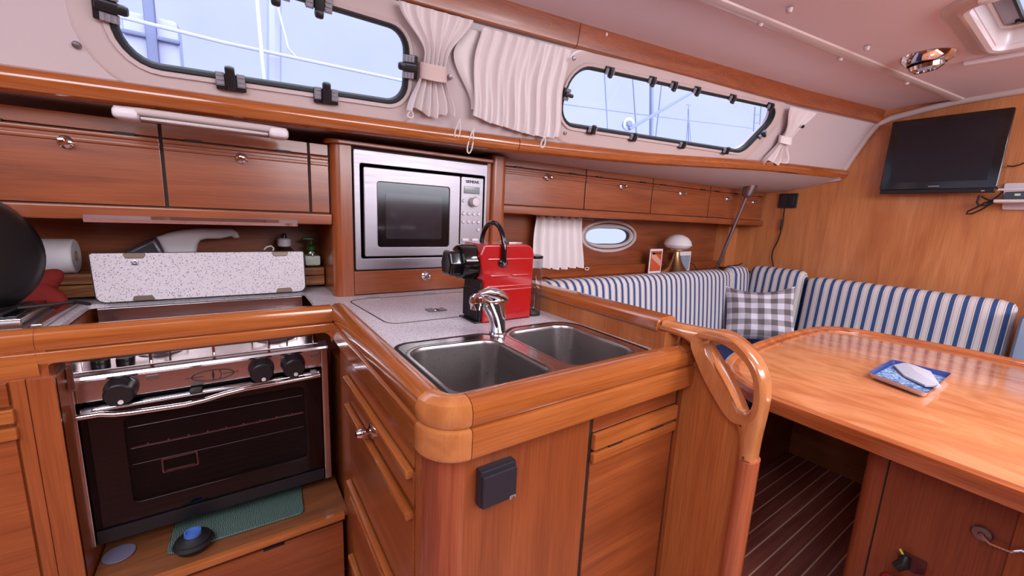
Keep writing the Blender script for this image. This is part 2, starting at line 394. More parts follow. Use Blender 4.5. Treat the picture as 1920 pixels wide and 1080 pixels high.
ORG = {}
def obj(name, b, mat, parent=None, loc=None, smooth=38, uv=None, recalc=True):
    bm = b.bm
    if recalc: bmesh.ops.recalc_face_normals(bm, faces=bm.faces[:])
    if parent is not None: o0 = ORG[parent.name]
    elif loc is not None: o0 = Vector(loc)
    else:
        xs = [v.co for v in bm.verts]
        o0 = Vector((sum(v[0] for v in xs)/len(xs), sum(v[1] for v in xs)/len(xs), min(v[2] for v in xs)))
    for v in bm.verts: v.co = (v.co - o0)*S
    me = bpy.data.meshes.new(name); bm.to_mesh(me)
    if uv: pass
    bm.free()
    for p in me.polygons: p.use_smooth = True
    try: me.set_sharp_from_angle(angle=radians(smooth))
    except Exception: pass
    me.materials.append(mat)
    o = bpy.data.objects.new(name, me); C.objects.link(o)
    wn = o.modifiers.new('weighted', 'WEIGHTED_NORMAL'); wn.weight = 60; wn.keep_sharp = True
    if parent is None: o.location = W(o0)
    else: o.parent = parent
    ORG[o.name] = o0
    return o
def tag(o, label=None, cat=None, group=None, kind=None):
    if label: o['label'] = label
    if cat: o['category'] = cat
    if group: o['group'] = group
    if kind: o['kind'] = kind
    return o
def thing(name, label, cat, loc, group=None):
    o = bpy.data.objects.new(name, None); C.objects.link(o); o.location = W(loc); o.empty_display_size = .05
    ORG[o.name] = Vector(loc); return tag(o, label, cat, group)
def struct(name, b, mat, **k):
    return tag(obj(name, b, mat, **k), kind='structure')
def text_bm(txt, size, M, t=.004):
    cu = bpy.data.curves.new('tmp', 'FONT'); cu.body = txt; cu.size = size; cu.align_x = 'CENTER'; cu.align_y = 'CENTER'; cu.extrude = t
    o = bpy.data.objects.new('tmp', cu); C.objects.link(o)
    dg = bpy.context.evaluated_depsgraph_get(); me = bpy.data.meshes.new_from_object(o.evaluated_get(dg))
    b = B(); vs = [b.bm.verts.new(M @ v.co) for v in me.vertices]
    for p in me.polygons:
        try: b.bm.faces.new([vs[i] for i in p.vertices])
        except ValueError: pass
    bpy.data.objects.remove(o); bpy.data.curves.remove(cu); return b
def knob(parent, p, axis, r=.045):
    "small chrome push knob on a rosette"
    return obj('knob', B().lathe([(0, -.01), (r*1.05, -.01), (r*1.05, .012), (r*.75, .025), (r*.35, .03), (r*.35, .06), (r*.62, .075), (r*.66, .10), (r*.4, .125), (0, .13)], p, axis, n=20), chrome, parent)

# ------------------------------------------------------------------ curved cabin side
Lc = [(-2.6, 4.6, .82), (-1.5, 4.57, .85), (1, 4.5, .9), (2.9, 4.35, .92), (5.2, 4.15, 1.0), (8.06, 3.75, 1.156), (10.4, 3.34, 1.2)]
Uc = [(-2.6, 4.24, 1.82), (-1.5, 4.2, 1.85), (1.35, 4.07, 1.9), (2.86, 3.97, 1.95), (4.95, 3.76, 2.0), (7.98, 3.34, 2.02), (10.4, 2.95, 2.07)]
def ip(t, x):
    if x <= t[0][0]: return Vector((x, t[0][1], t[0][2]))
    for a, b in zip(t, t[1:]):
        if x <= b[0]:
            k = (x-a[0])/(b[0]-a[0]); return Vector((x, a[1]+k*(b[1]-a[1]), a[2]+k*(b[2]-a[2])))
    return Vector((x, t[-1][1], t[-1][2]))
def sm(t, x): return (ip(t, x-.5)+ip(t, x)*2+ip(t, x+.5)).__truediv__(4) if -2 < x < 9.8 else ip(t, x)
def LL(x): v = sm(Lc, x); v.x = x; return v
def UU(x): v = sm(Uc, x); v.x = x; return v
def CS(x, t, d=0):
    "point on the cabin side, d = distance inboard of it"
    p = LL(x).lerp(UU(x), t)
    if d:
        p = p + CN(x, t)*d
    return p
def CN(x, t):
    e = .05; a = LL(x+e).lerp(UU(x+e), t)-LL(x-e).lerp(UU(x-e), t); b = UU(x)-LL(x)
    return a.cross(b).normalized()   # towards the cabin (-Y)
if CN(3, .5).y > 0:
    _c = CN
    def CN(x, t): return -_c(x, t)

W1 = rounded([(-.66, .16), (1.56, .19), (1.50, .80), (-.60, .87)], [.24, .17, .2, .2], 7)
W2 = rounded([(3.44, .24), (7.22, .15), (7.60, .90), (3.48, .85)], [.26, .24, .2, .26], 7)
def inside(p, poly):
    c = False; n = len(poly)
    for i in range(n):
        x1, y1 = poly[i]; x2, y2 = poly[i-1]
        if (y1 > p[1]) != (y2 > p[1]) and p[0] < (x2-x1)*(p[1]-y1)/(y2-y1)+x1: c = not c
    return c
b = B(); X0, X1 = -2.6, 10.42; NX, NT = 330, 36; vg = {}
for i in range(NX+1):
    for j in range(NT+1):
        x = X0+(X1-X0)*i/NX; t = -.04+1.10*j/NT; vg[i, j] = (x, t, b.bm.verts.new(CS(x, t)))
for i in range(NX):
    for j in range(NT):
        x = X0+(X1-X0)*(i+.5)/NX; t = -.04+1.10*(j+.5)/NT
        if inside((x, t), W1) or inside((x, t), W2): continue
        b.bm.faces.new([vg[k][2] for k in ((i, j), (i+1, j), (i+1, j+1), (i, j+1))])
wp = struct('wall_port', b, liner2, loc=(4, 4, 0))
def loop_frames(poly, d=0):
    P = [CS(x, t, d) for x, t in poly]; N = [CN(x, t) for x, t in poly]; O = []
    n = len(P); c = sum(P, Vector())/n
    for i in range(n):
        tg = (P[(i+1) % n]-P[i-1]).normalized(); o = tg.cross(N[i]).normalized()
        if o.dot(P[i]-c) < 0: o = -o
        O.append(o)
    return P, O, N
def clip(parent, base, along, nrm, inward, small=False):
    "window clamp: black body with two grey ribbed pads and a bent arm over the frame"
    M = frame_M(base, along, nrm)   # x along the edge, y inboard, z = across
    zs = 1 if M.col[2].xyz.dot(inward) > 0 else -1
    k = .80 if small else 1.25
    Z = M @ Matrix.Scale(zs, 4, (0, 0, 1))
    body = B().box(-.085*k, .085*k, 0, .035, -.075*k, -.03*k, .010, M=Z)
    body.box(-.085*k, .085*k, 0, .03, -.05*k, .03*k, .006, M=Z)
    body.box(-.028*k, .028*k, .02, .085, -.06*k, .075*k, .014, M=Z)
    body.box(-.028*k, .028*k, .035, .09, .03*k, .085*k, .02, M=Z)
    c = obj('clip', body, black_pl, parent)
    for sx_ in (-1, 1):
        pd = B().box(sx_*.058*k-.024*k, sx_*.058*k+.024*k, .02, .045, -.045*k, .04*k, .004, M=Z)
        for q in range(3):
            pd.box(sx_*.058*k-.020*k, sx_*.058*k+.020*k, .045, .054, (-.036+q*.027)*k, (-.024+q*.027)*k, 0, M=Z)
        obj('ribbed_pad', pd, pad_m, c)
def window(n, poly, clips, small):
    P, O, N = loop_frames(poly)
    fr = B().strip(P, O, N, [(.0, -.12), (.0, .0), (.02, .03), (.05, .035), (.06, .01), (.20, .02), (.235, .0)], closed=True)
    w = struct('window_%d' % n, fr, gel, loc=tuple(CS(sum(p[0] for p in poly)/len(poly), .5)))
    obj('gasket', B().strip(P, O, N, [(-.024, -.06), (-.024, .0), (-.015, .015), (.005, .035), (.014, .032)], closed=True), rubber, w)
    Pg = [p-n_*.05 for p, n_ in zip(P, N)]
    g = B(); g.poly([p+o*.0 for p, o in zip(Pg, O)]); bmesh.ops.triangulate(g.bm, faces=g.bm.faces[:])
    obj('pane', g, pane, w)
    for (x, t, hor) in clips:
        # nearest point on the outline
        i = min(range(len(poly)), key=lambda q: 0)
        best = None
        for q in range(len(poly)):
            a = Vector(poly[q-1]); b2 = Vector(poly[q]); ab = b2-a; k = max(0, min(1, (Vector((x, t))-a).dot(ab)/ab.length_squared)); z = a+ab*k
            d = (z-Vector((x, t))).length
            if best is None or d < best[0]: best = (d, z, ab.normalized())
        z = best[1]; p = CS(z.x, z.y, .03); nn = CN(z.x, z.y); e = best[2]
        al = (CS(z.x+e.x*.05, z.y+e.y*.05)-CS(z.x-e.x*.05, z.y-e.y*.05)).normalized()
        cen = CS(sum(q[0] for q in poly)/len(poly), sum(q[1] for q in poly)/len(poly))
        inn = al.cross(nn);
        if inn.dot(cen-p) < 0: inn = -inn
        clip(w, p, al, nn, inn, small)
    return w
window(1, W1, [(-.66, .5, 0), (.06, .17, 0), (.80, .18, 0), (1.53, .52, 0), (.72, .84, 0), (.40, .85, 0)], False)
window(2, W2, [(3.46, .55, 0), (4.0, .22, 0), (4.75, .2, 0), (5.75, .19, 0), (6.75, .17, 0), (7.45, .45, 0), (7.2, .9, 0), (6.3, .89, 0), (5.55, .88, 0), (5.1, .87, 0), (4.7, .87, 0), (3.98, .86, 0)], True)

# lower ledge trim, two lengths joined at x = 2.95
def trimseg(n, x0, x1):
    xs = [x0+(x1-x0)*i/40 for i in range(41)]
    pr = [(.05, .02), (-.02, .03), (-.07, .01), (-.09, -.035), (-.085, -.085), (-.05, -.13), (.0, -.142), (.05, -.142)]
    b = B().sweep([LL(x) for x in xs], [V(0, 1, 0)]*41, [V(0, 0, 1)]*41, pr)
    return struct('trim_%d' % n, b, rail_x)
trimseg(1, -2.6, 2.945); trimseg(2, 2.955, 10.38)
# upper board trim
def trimup(n, x0, x1):
    xs = [x0+(x1-x0)*i/40 for i in range(41)]
    b = B().sweep([UU(x) for x in xs], [V(0, 1, 0)]*41, [V(0, 0, 1)]*41, [(.03, -.01), (-.06, -.01), (-.075, .01), (-.11, .21), (-.10, .24), (.03, .24)])
    t = struct('trim_%d' % n, b, wood_x)
    for x in [x0+.5+k*1.02 for k in range(int((x1-x0-.6)/1.02)+1)]:
        obj('screw_cap', B().lathe([(0, .012), (.012, .01), (.014, 0)], UU(x)+V(0, -.092, .13), (0, -1, 0.1), 10), block, t)
trimup(3, -2.6, 3.395); trimup(4, 3.405, 10.36)
# snap stud in lining left of the first window
# deck underside over the lockers
def under(u, v):
    x = X0+(X1-X0)*u; l = LL(x); y0 = l.y+.02; z0 = l.z-.138
    zz = min(z0, .80) if x > 3.2 else z0+.05
    k = min(1, v*2.2); k2 = max(0, (v-1/2.2)/(1-1/2.2))
    return V(x, y0+(4.95-y0)*k+1.35*k2, z0+(zz-z0)*k*(2-k) if x > 3.2 else z0+.05*min(1, v*6))
b = B().grid(under, 90, 14)
struct('ceiling_side_deck', b, plain('white_deck_underside', (214, 200, 200), .7, spec=.15))

# ------------------------------------------------------------------ ceiling
def gy(x): return 2.75+(1.89-2.75)*(x-4.28)/(10.4-4.28)
def ceil_pt(x, v):
    u = UU(x)+V(0, -.09, .225)
    g = V(x, gy(x), 2.29)
    if v <= 1: p = u.lerp(g, v); p.z += .02*sin(v*pi); return p
    y = g.y+(-4.6-g.y)*(v-1); return V(x, y, 2.29+.05*min(1, (v-1)*3))
HX0, HX1, HY0, HY1 = 6.30, 7.95, -.35, 1.22     # hatch opening
b = B(); xs = sorted([-3.2, -2.6, -.45] + [x*.5 for x in range(0, 21)] + [HX0, HX1, 10.42]); vsx = {}
def yrow(x):
    ys = [ceil_pt(x, k/6) for k in range(7)]
    for y in (HY1, 1.0, .3, HY0, -1.5, -2.6, -4.6): ys.append(V(x, y, 2.33 if y < 1.1 else 2.32))
    return ys
rows = [[b.bm.verts.new(p) for p in yrow(x)] for x in xs]
for i in range(len(xs)-1):
    for j in range(len(rows[0])-1):
        xa, ya, yb = (xs[i]+xs[i+1])/2, rows[i][j].co.y, rows[i][j+1].co.y
        ym = (ya+yb)/2
        if HX0 < xa < HX1 and HY0 < ym < HY1: continue          # deck hatch
        if xa < -.45 and -2.6 < ym < 1.22: continue              # open companionway
        if 4 < xa < 5.5 and -2.6 < ym < HY0: continue            # unseen opening added for the saloon fill lamp
        b.bm.faces.new((rows[i][j], rows[i+1][j], rows[i+1][j+1], rows[i][j+1]))
ceiling = struct('ceiling', b, liner, loc=(5, 0, 2.3))
for px, py in [(1480, 18), (1625, 90), (1575, 110), (1700, 155), (1300, 118), (1460, 163), (1135, 65), (1425, 45), (1572, 196)]:
    p = on(px, py, 2, 2.265)
    x = p.x; g = gy(x)
    if p.y > g: # sits on the outer panel
        for _ in range(4):
            u = UU(x)+V(0, -.09, .225); v = (u.y-p.y)/(u.y-g); z = u.z+(2.29-u.z)*v+.02*sin(v*pi); p = on(px, py, 2, z-.03); x = p.x; g = gy(x)
    obj('snap_button', B().lathe([(0, -.035), (.022, -.03), (.032, -.012), (.034, .01)], p, (0, 0, 1), 14), liner2, ceiling)
# white moulding along the panel joint and round the bulkhead
xs = [-2.6+13*i/60 for i in range(61)]
b = B().sweep([V(x, gy(x), 2.285) for x in xs], [V(0, 1, 0)]*61, [V(0, 0, 1)]*61, [(-.085, .02), (-.07, -.012), (-.03, -.028), (.03, -.028), (.07, -.012), (.085, .02)])
struct('trim_5', b, gel)
arc = [V(10.36, 4.6, .98), V(10.36, 3.9, 1.0), V(10.36, 3.40, 1.06), V(10.36, 3.33, 1.25), V(10.36, 3.22, 1.5), V(10.36, 3.06, 1.85), V(10.36, 2.93, 2.05), V(10.36, 2.75, 2.13), V(10.36, 2.3, 2.21), V(10.36, 1.89, 2.265), V(10.36, 1.3, 2.29), V(10.36, -.5, 2.31), V(10.36, -3, 2.31)]
struct('trim_6', B().tube(arc, .055, 10), gel)
# outer wedge of lining between window and bulkhead is part of wall_port

# deck hatch with white garnish frame
rect = rounded([(HX0, HY0), (HX1, HY0), (HX1, HY1), (HX0, HY1)], .12, 6)
def zloop(poly, z):
    P = [V(x, y, z) for x, y in poly]; n = len(P); c = sum(P, Vector())/n; O = []
    for i in range(n):
        tg = (P[(i+1) % n]-P[i-1]).normalized(); o = tg.cross(V(0, 0, 1))
        if o.dot(P[i]-c) < 0: o = -o
        O.append(o)
    return P, O
P, O = zloop(rect, 2.33)
hat = struct('window_4', B().strip(P, O, [V(0, 0, 1)]*len(P), [(-.05, .24), (.0, .18), (.0, .02), (.02, -.06), (.06, -.075), (.10, -.05), (.12, -.045), (.21, -.045), (.24, -.02), (.25, .0)], closed=True), gel, loc=(7, .4, 2.33))
obj('hatch_frame', B().sweep(P, O, [V(0, 0, 1)]*len(P), [(-.17, .20), (-.03, .20), (-.03, .26), (-.17, .26)], closed=True), steel, hat)
obj('seal', B().sweep(P, O, [V(0, 0, 1)]*len(P), [(-.19, .185), (-.165, .185), (-.165, .24), (-.19, .24)], closed=True), rubber, hat)
obj('pane', B().poly([p+V(0, 0, .25)-o*.12 for p, o in zip(P, O)]), pane, hat)
obj('blind_housing', B().rbox((HX1+.31, .4, 2.285), (.06, 1.15, .045), .04, 6), white_pl, hat)
for y in (HY0+.2, HY1-.15):
    obj('hinge_lug', B().rbox((HX0-.12, y, 2.27), (.05, .08, .03), .02, 3), white_pl, hat)

# ------------------------------------------------------------------ shell
struct('floor', B().box(-4.5, 10.4, -4.6, 6.4, -4.1, -3.97), floor_m, loc=(0, 0, -3.97))
bk = B().plate([[(6.2, -3.97), (6.2, .95), (3.42, 1.12), (3.40, 1.25), (3.06, 2.0), (2.98, 2.34), (1.9, 2.36), (-4.6, 2.36), (-4.6, -3.97)]], MX(10.46), .1)
struct('wall_forward', bk, bulk_m, loc=(10.4, 1, 0))
struct('wall_starboard', B().box(-4.5, 10.4, -4.7, -4.6, -3.97, .4).box(-4.5, 1.2, -4.7, -4.6, .4, 2.4), wood_x)  # unseen; full-height aft stretch added to keep the galley side darker
struct('wall_starboard_upper', B().box(-4.5, 10.4, -4.7, -4.6, 2.0, 2.4), liner2)
struct('wall_aft', B().box(-4.6, -4.5, -4.6, 6.4, -3.97, 1.6), wood_z)
struct('wall_port_galley', B().box(-3.0, 3.2, 5.95, 6.0, -3.97, 1.1), hull_m)
PH = [(cos(a)*.60*(1 if True else 1), sin(a)*.17) for a in [2*pi*k/48 for k in range(48)]]
def sq(k, A, Bq, e=.92):
    a = 2*pi*k/48; c, s = cos(a), sin(a); return (abs(c)**e*A*(1 if c > 0 else -1), abs(s)**e*Bq*(1 if s > 0 else -1))
PCX, PCZ = 6.12, -.305
hole = [(PCX+sq(k, .70, .235)[0], PCZ+sq(k, .70, .235)[1]) for k in range(48)]
struct('wall_port_saloon', B().plate([[(3.1, -1.3), (10.4, -1.3), (10.4, 1.35), (3.1, 1.35)], hole], MY(5.63), .06), hull_m, loc=(6, 5.6, 0))
outl = [(PCX+sq(k, .72, .25)[0], PCZ+sq(k, .72, .25)[1]) for k in range(48)]
P = [V(x, 5.6, z) for x, z in outl]; O = [V(x-PCX, 0, (z-PCZ)*1.8).normalized() for x, z in outl]
w3 = struct('window_3', B().strip(P, O, [V(0, -1, 0)]*48, [(-.09, -.12), (-.09, -.02), (-.07, .02), (-.04, .025), (-.03, .0), (0, .0), (.01, .035), (.06, .03), (.075, 0)], closed=True), gel, loc=(PCX, 5.6, PCZ))
obj('seal', B().strip(P, O, [V(0, -1, 0)]*48, [(-.10, -.10), (-.10, -.03), (-.088, -.03)], closed=True), rubber, w3)
obj('pane', B().poly([p+V(0, .08, 0)-o*.1 for p, o in zip(P, O)]), pane, w3)
# side shelf behind the port backrest, with a lip
struct('trim_7', B().box(3.05, 10.38, 4.75, 5.6, -1.10, -1.04, .01).box(3.05, 10.38, 5.45, 5.6, -1.04, -.86, .012), wood_x)
struct('trim_8', B().box(9.95, 10.4, 5.3, 5.6, -1.0, .05), bulk_m)

# ================================================================== PENINSULA
PX0, PX1, PY0, PY1 = .80, 2.98, 1.80, 4.10      # body
pen = thing('sink_cabinet', 'varnished cherry sink cabinet with rounded corner post and drawers facing the oven', 'cabinet', (1.9, 2.9, -3.97))
body = rounded([(PX0+.02, PY0), (PX1, PY0), (PX1, 4.9), (PX0+.02, 4.9)], [.17, 0, 0, 0], 10)
obj('body', B().plate([rounded([(PX0+.05, PY0+.03), (2.735, PY0+.03), (2.735, 4.9), (PX0+.05, 4.9)], [.14, 0, 0, 0], 8)], MZ((-3.97-1.62)/2), 2.35), wood_z, pen)
obj('corner_post', B().lathe([(.17, -3.97), (.17, -1.27)], (PX0+.165, PY0+.165, 0), (0, 0, 1), 40), wood('corner_post_wood', 2, [(118, 50, 30), (150, 72, 44), (176, 96, 60)], rough=.18, coat=.7), pen)
obj('front_panel', B().box(PX0+.17, 1.93, PY0-.005, PY0+.05, -3.97, -1.27, .004), wood_z, pen)
def ridge(x0, x1, y, z0, z1, slots, parent, face):
    "raised lip along a door edge"
def front_door(parent, x0, x1, y, ztop, zbot, kn=None, nm='door', slots=(.3, .7), face='y', mat=wood_z, d=.02):
    "flush panel with a top strip, two raised lips, two vent slots; face y (towards -Y) or x (towards -X)"
    def bx(a0, a1, p0, p1, z0, z1, bev=0, b=None):
        b = b or B()
        return b.box(a0, a1, y-p1, y-p0, z0, z1, bev) if face == 'y' else b.box(y-p1, y-p0, a0, a1, z0, z1, bev)
    d_ = obj(nm, bx(x0, x1, -.03, d, zbot, ztop, .008), mat, parent)
    return d_, bx
# door on the peninsula front
bx = lambda a0, a1, p0, p1, z0, z1, bev=0, b=None: (b or B()).box(a0, a1, PY0-p1, PY0-p0, z0, z1, bev)
obj('top_strip', bx(1.955, 2.90, -.03, .012, -1.44, -1.27, .006), wood_x, pen)
dr = obj('door', bx(1.955, 2.90, -.03, .015, -3.9, -1.665, .006), wood_x, pen)
bb_ = bx(1.955, 2.90, 0, .045, -1.565, -1.445, .012); bx(1.955, 2.90, 0, .045, -1.665, -1.590, .012, bb_)
obj('lip', bb_, rail_x, dr)
obj('vent_slot', bx(2.12, 2.26, .0, .030, -1.592, -1.562), dark_m, dr); obj('vent_slot', bx(2.60, 2.74, .0, .030, -1.592, -1.562), dark_m, dr)
obj('side_stile', B().box(2.925, 2.99, PY0-.02, PY0+.05, -3.97, -1.27, .006), wood_z, pen)
obj('shadow_gap', B().box(1.93, 1.955, PY0-.003, PY0+.03, -3.97, -1.27).box(2.90, 2.925, PY0-.003, PY0+.03, -3.97, -1.27), dark_m, pen)
# drawers facing the galley aisle (-X)
by = lambda a0, a1, p0, p1, z0, z1, bev=0, b=None: (b or B()).box(PX0-p1, PX0-p0, a0, a1, z0, z1, bev)
DY0, DY1 = 2.09, 3.75
obj('upper_strip', by(DY0, DY1, -.04, .005, -1.49, -1.27, .006), wood_y, pen)
for zt, zb, kn in ((-1.50, -1.745, 0), (-1.775, -2.53, 1), (-2.56, -3.35, 0), (-3.38, -3.92, 0)):
    q = obj('drawer', by(DY0, DY1, -.04, .008, zb, zt-.02, .006), wood_y, pen)
    obj('lip', by(DY0, DY1, 0, .055, zt-.055, zt, .014, by(DY0+.02, DY1-.02, 0, .03, zt-.20, zt-.165, .012) if zt < -2.5 else None), rail_y, q)
    if zt == -1.50:
        knob(q, V(PX0-.01, 2.93, -1.655), (-1, 0, 0), .06)
obj('stile', by(DY1, 4.12, -.05, .0, -3.97, -1.27, .006), wood_z, pen); obj('stile', by(PY0+.18, DY0-.012, -.05, .0, -3.97, -1.27, .006), wood_z, pen)

# ================================================================== WORKTOP + fiddle rails
wt = thing('worktop', 'grey speckled laminate worktop around sink and stove with thick varnished wooden fiddle rail', 'worktop', (1.9, 3.5, -1.0))
sinkA = rounded([(1.00, 1.98), (1.86, 1.98), (1.86, 2.66), (1.78, 2.80), (1.00, 2.86)], [.16, .16, .14, .14, .16], 7)
# cut-outs: two bowls and a stove well
bowlA = rounded([(1.02, 1.94), (1.80, 1.94), (1.80, 2.70), (1.02, 2.70)], .17, 8)
bowlB = rounded([(1.92, 1.94), (2.56, 1.94), (2.56, 2.70), (1.92, 2.70)], .17, 8)
bowlA = rounded([(.965, 1.885), (1.70, 1.885), (1.70, 2.70), (.965, 2.78)], [.12, .15, .15, .17], 8)
bowlB = rounded([(1.84, 1.90), (2.56, 1.90), (2.58, 2.82), (1.86, 2.82)], [.15, .15, .17, .15], 8)
well = rounded([(-1.17, 4.40), (.655, 4.40), (.655, 5.32), (-1.17, 5.32)], .05, 4)
obj('slab', B().plate([[(-3.0, 4.27), (.86, 4.27), (.86, 1.83), (2.735, 1.83), (2.735, 5.95), (-3.0, 5.95)], bowlA, bowlB, well], MZ(-1.02), .04), lam, wt)
lidp = rounded([(1.10, 3.50), (2.35, 3.50), (2.50, 4.66), (1.00, 4.66)], .13, 6)
P, O = zloop(lidp, -1.0)
gap = obj('locker_lid_gap', B().sweep(P, O, [V(0, 0, 1)]*len(P), [(-.006, -.002), (.006, -.002), (.006, .0025), (-.006, .0025)], closed=True), dark_m, wt)
for x in (1.29, 1.98):
    obj('lid_hinge', B().plate([rounded([(x-.10, 4.62), (x+.10, 4.60), (x+.07, 4.70), (x-.07, 4.71)], .03)], MZ(-.997), .012, .003), grey_pl, wt)
lt = obj('lid_latch', B().plate([rounded([(1.60, 3.78), (1.80, 3.78), (1.80, 3.92), (1.60, 3.92)], .02)], MZ(-.997), .014, .004), steel, wt)
obj('latch_button', B().lathe([(.038, 0), (.036, .014), (.02, .018), (0, .014)], (1.70, 3.85, -.992), (0, 0, 1), 20), chrome, lt)
# rails
PU = [(.0, -1.095), (.018, -1.07), (.022, -1.01), (.008, -.965), (-.03, -.940), (-.08, -.936), (-.12, -.950), (-.135, -.98), (-.135, -1.04), (-.135, -1.095)]
PL = [(-.01, -1.098), (.018, -1.105), (.024, -1.12), (.02, -1.255), (.01, -1.275), (-.12, -1.275), (-.12, -1.098)]
def rail(nm, pts, outs, mat, lower=PL):
    n = len(pts); z = [V(0, 0, 1)]*n
    o = obj(nm, B().sweep(pts, outs, z, PU), mat, wt)
    obj('lower_board', B().sweep(pts, outs, z, lower), mat, o)
    return o
PLs = [(a, b if b > -1.2 else b+.085) for a, b in PL]
rail('fiddle_rail', [V(-1.21, 4.15, 0), V(.745, 4.15, 0)], [V(0, -1, 0)]*2, rail_x, PLs)
rail('fiddle_rail', [V(-3.0, 4.15, 0), V(-1.205, 4.15, 0)], [V(0, -1, 0)]*2, rail_x)
rail('fiddle_rail', [V(.76, 4.27, 0), V(.76, 1.93, 0)], [V(-1, 0, 0)]*2, rail_y)
rail('fiddle_rail', [V(.965, 1.72, 0), V(2.975, 1.72, 0)], [V(0, -1, 0)]*2, rail_x)
cn = [(-cos(a), -sin(a)) for a in [pi/2*k/14 for k in range(15)]]
rail('corner_block', [V(.96+.20*c, 1.925+.205*s, 0) for c, s in cn], [V(c, s, 0) for c, s in cn], block)
# rounded cut-out corners under the oven rail
for sx_, x in ((1, -1.21), (-1, .74)):
    obj('rail_bracket', B().plate([[(x, -1.18)] + [(x+sx_*.12*(1-sin(a)), -1.18-.12*(1-cos(a))) for a in [pi/2*k/8 for k in range(9)]] ], MY(4.19), .10), rail_x, wt)

# ================================================================== SINK
sk = thing('double_sink', 'stainless steel double bowl sink set in the speckled worktop', 'sink', (1.8, 2.4, -1.0))
def bowl(poly, name, depth):
    P, O = zloop(poly, -1.0); n = len(P); Z = [V(0, 0, 1)]*n; c = sum(P, Vector())/n
    b = B(); b.strip(P, O, Z, [(.05, .012), (.02, .014), (.0, .006), (-.012, -.02), (-.035, -depth+.08), (-.06, -depth+.02), (-.11, -depth)], closed=True)
    Pb = [p-o*.11-V(0, 0, depth) for p, o in zip(P, O)]; b.poly(Pb)
    bmesh.ops.remove_doubles(b.bm, verts=b.bm.verts[:], dist=.0005)
    o = obj(name, b, steel_dull, sk, recalc=False)
    b2 = B().lathe([(.13, .004), (.12, .012), (.09, .006), (.085, -.01), (0, -.012)], (c.x, c.y, -1-depth), (0, 0, 1), 28)
    obj('drain', b2, chrome, o)
bowl(bowlA, 'bowl', .50); bowl(bowlB, 'bowl', .48)
# rim plate between and around the bowls, with black seal following its waist at the tap
rimo = rounded([(.93, 1.845), (2.64, 1.845), (2.66, 2.90), (2.02, 2.90), (1.82, 2.745), (1.66, 2.86), (.93, 2.89)], [.10, .12, .22, .16, .12, .14, .12], 6)
obj('rim', B().plate([rimo, [(x, y) for x, y in bowlA], bowlB], MZ(-.993), .012), polish, sk)
P, O = zloop(rimo, -.998)
obj('seal', B().sweep(P, O, [V(0, 0, 1)]*len(P), [(-.008, -.002), (.026, -.002), (.022, .012), (-.008, .013)], closed=True), rubber, sk)

# tap
fx, fy = 1.80, 2.80
fa = thing('mixer_tap', 'short chrome single-lever tap standing behind the middle of the double sink', 'tap', (fx, fy, -1))
obj('base', B().lathe([(0, -1), (.072, -1), (.074, -.975), (.060, -.965), (.056, -.955), (0, -.955)], (fx, fy, 0), (0, 0, 1), 28), chrome, fa)
tb_ = B(); prev = None
for z, cx, rx, ry in ((-.962, 0, .064, .062), (-.90, -.004, .066, .062), (-.84, -.016, .078, .062), (-.78, -.034, .098, .062), (-.72, -.055, .120, .064), (-.69, -.062, .128, .066), (-.683, -.062, .124, .062)):
    ring = [tb_.bm.verts.new(V(fx+cx+rx*cos(2*pi*k/32), fy-.2*cx*0+ry*sin(2*pi*k/32), z)) for k in range(32)]
    if prev:
        for k in range(32): tb_.bm.faces.new((prev[k], prev[(k+1) % 32], ring[(k+1) % 32], ring[k]))
    prev = ring
tb_.bm.faces.new(prev)
obj('body', tb_, chrome, fa)
obj('lever', B().tube([V(fx+.065, fy, -.69), V(fx+.02, fy, -.665), V(fx-.05, fy-.01, -.632), V(fx-.13, fy-.02, -.615), V(fx-.20, fy-.03, -.62)], [.040, .052, .050, .042, .026], 18), chrome, fa)
obj('spout', B().lathe([(0, .055), (.03, .052), (.058, .03), (.066, -.01), (.060, -.035), (.056, -.040), (.055, -.075), (.04, -.078), (0, -.07)], (fx-.225, fy-.03, -.668), (0, 0, 1), 28), chrome, fa)
obj('spout_arm', B().tube([V(fx-.20, fy-.025, -.665), V(fx-.12, fy-.01, -.70), V(fx-.05, fy, -.74)], [.045, .045, .04], 14), chrome, fa)

# ================================================================== DIVIDER between galley and saloon
dv = thing('galley_divider', 'varnished wooden half-height partition with a looped grab handle between sink and saloon', 'partition', (2.9, 3, -3.97))
obj('panel', B().box(2.74, 2.955, 1.84, 4.98, -3.97, -.84, .01), wood('divider_lining', 2, [(176, 96, 48), (196, 120, 66), (208, 138, 82)], scale=.5), dv)
def hp(x, y): p = on(1200+x/3.373, 580+y/3.373, 0, 2.87); return (p.y, p.z)
outer = [hp(*p) for p in [(190, 62), (380, 125), (500, 158), (600, 208), (690, 292), (748, 380), (778, 480), (775, 580), (757, 680), (740, 750), (715, 850), (690, 990)]]
inner = [hp(*p) for p in [(590, 990), (603, 870), (598, 775), (540, 620), (470, 470), (400, 350), (345, 240), (285, 170), (165, 125)]]
hole = [hp(*p) for p in [(400, 240), (425, 214), (480, 225), (550, 268), (608, 340), (648, 420), (664, 500), (666, 580), (652, 625), (620, 650), (582, 638), (540, 570), (490, 460), (435, 345)]]
def chaikin(pts, n=2, closed=True):
    for _ in range(n):
        q = []
        L = len(pts)
        rng = range(L) if closed else range(L-1)
        if not closed: q.append(pts[0])
        for i in rng:
            a = Vector(pts[i]); b = Vector(pts[(i+1) % L]); q += [tuple(a*.75+b*.25), tuple(a*.25+b*.75)]
        if not closed: q.append(pts[-1])
        pts = q
    return pts
o1 = chaikin(outer, 2, False); i1 = chaikin(inner, 2, False)
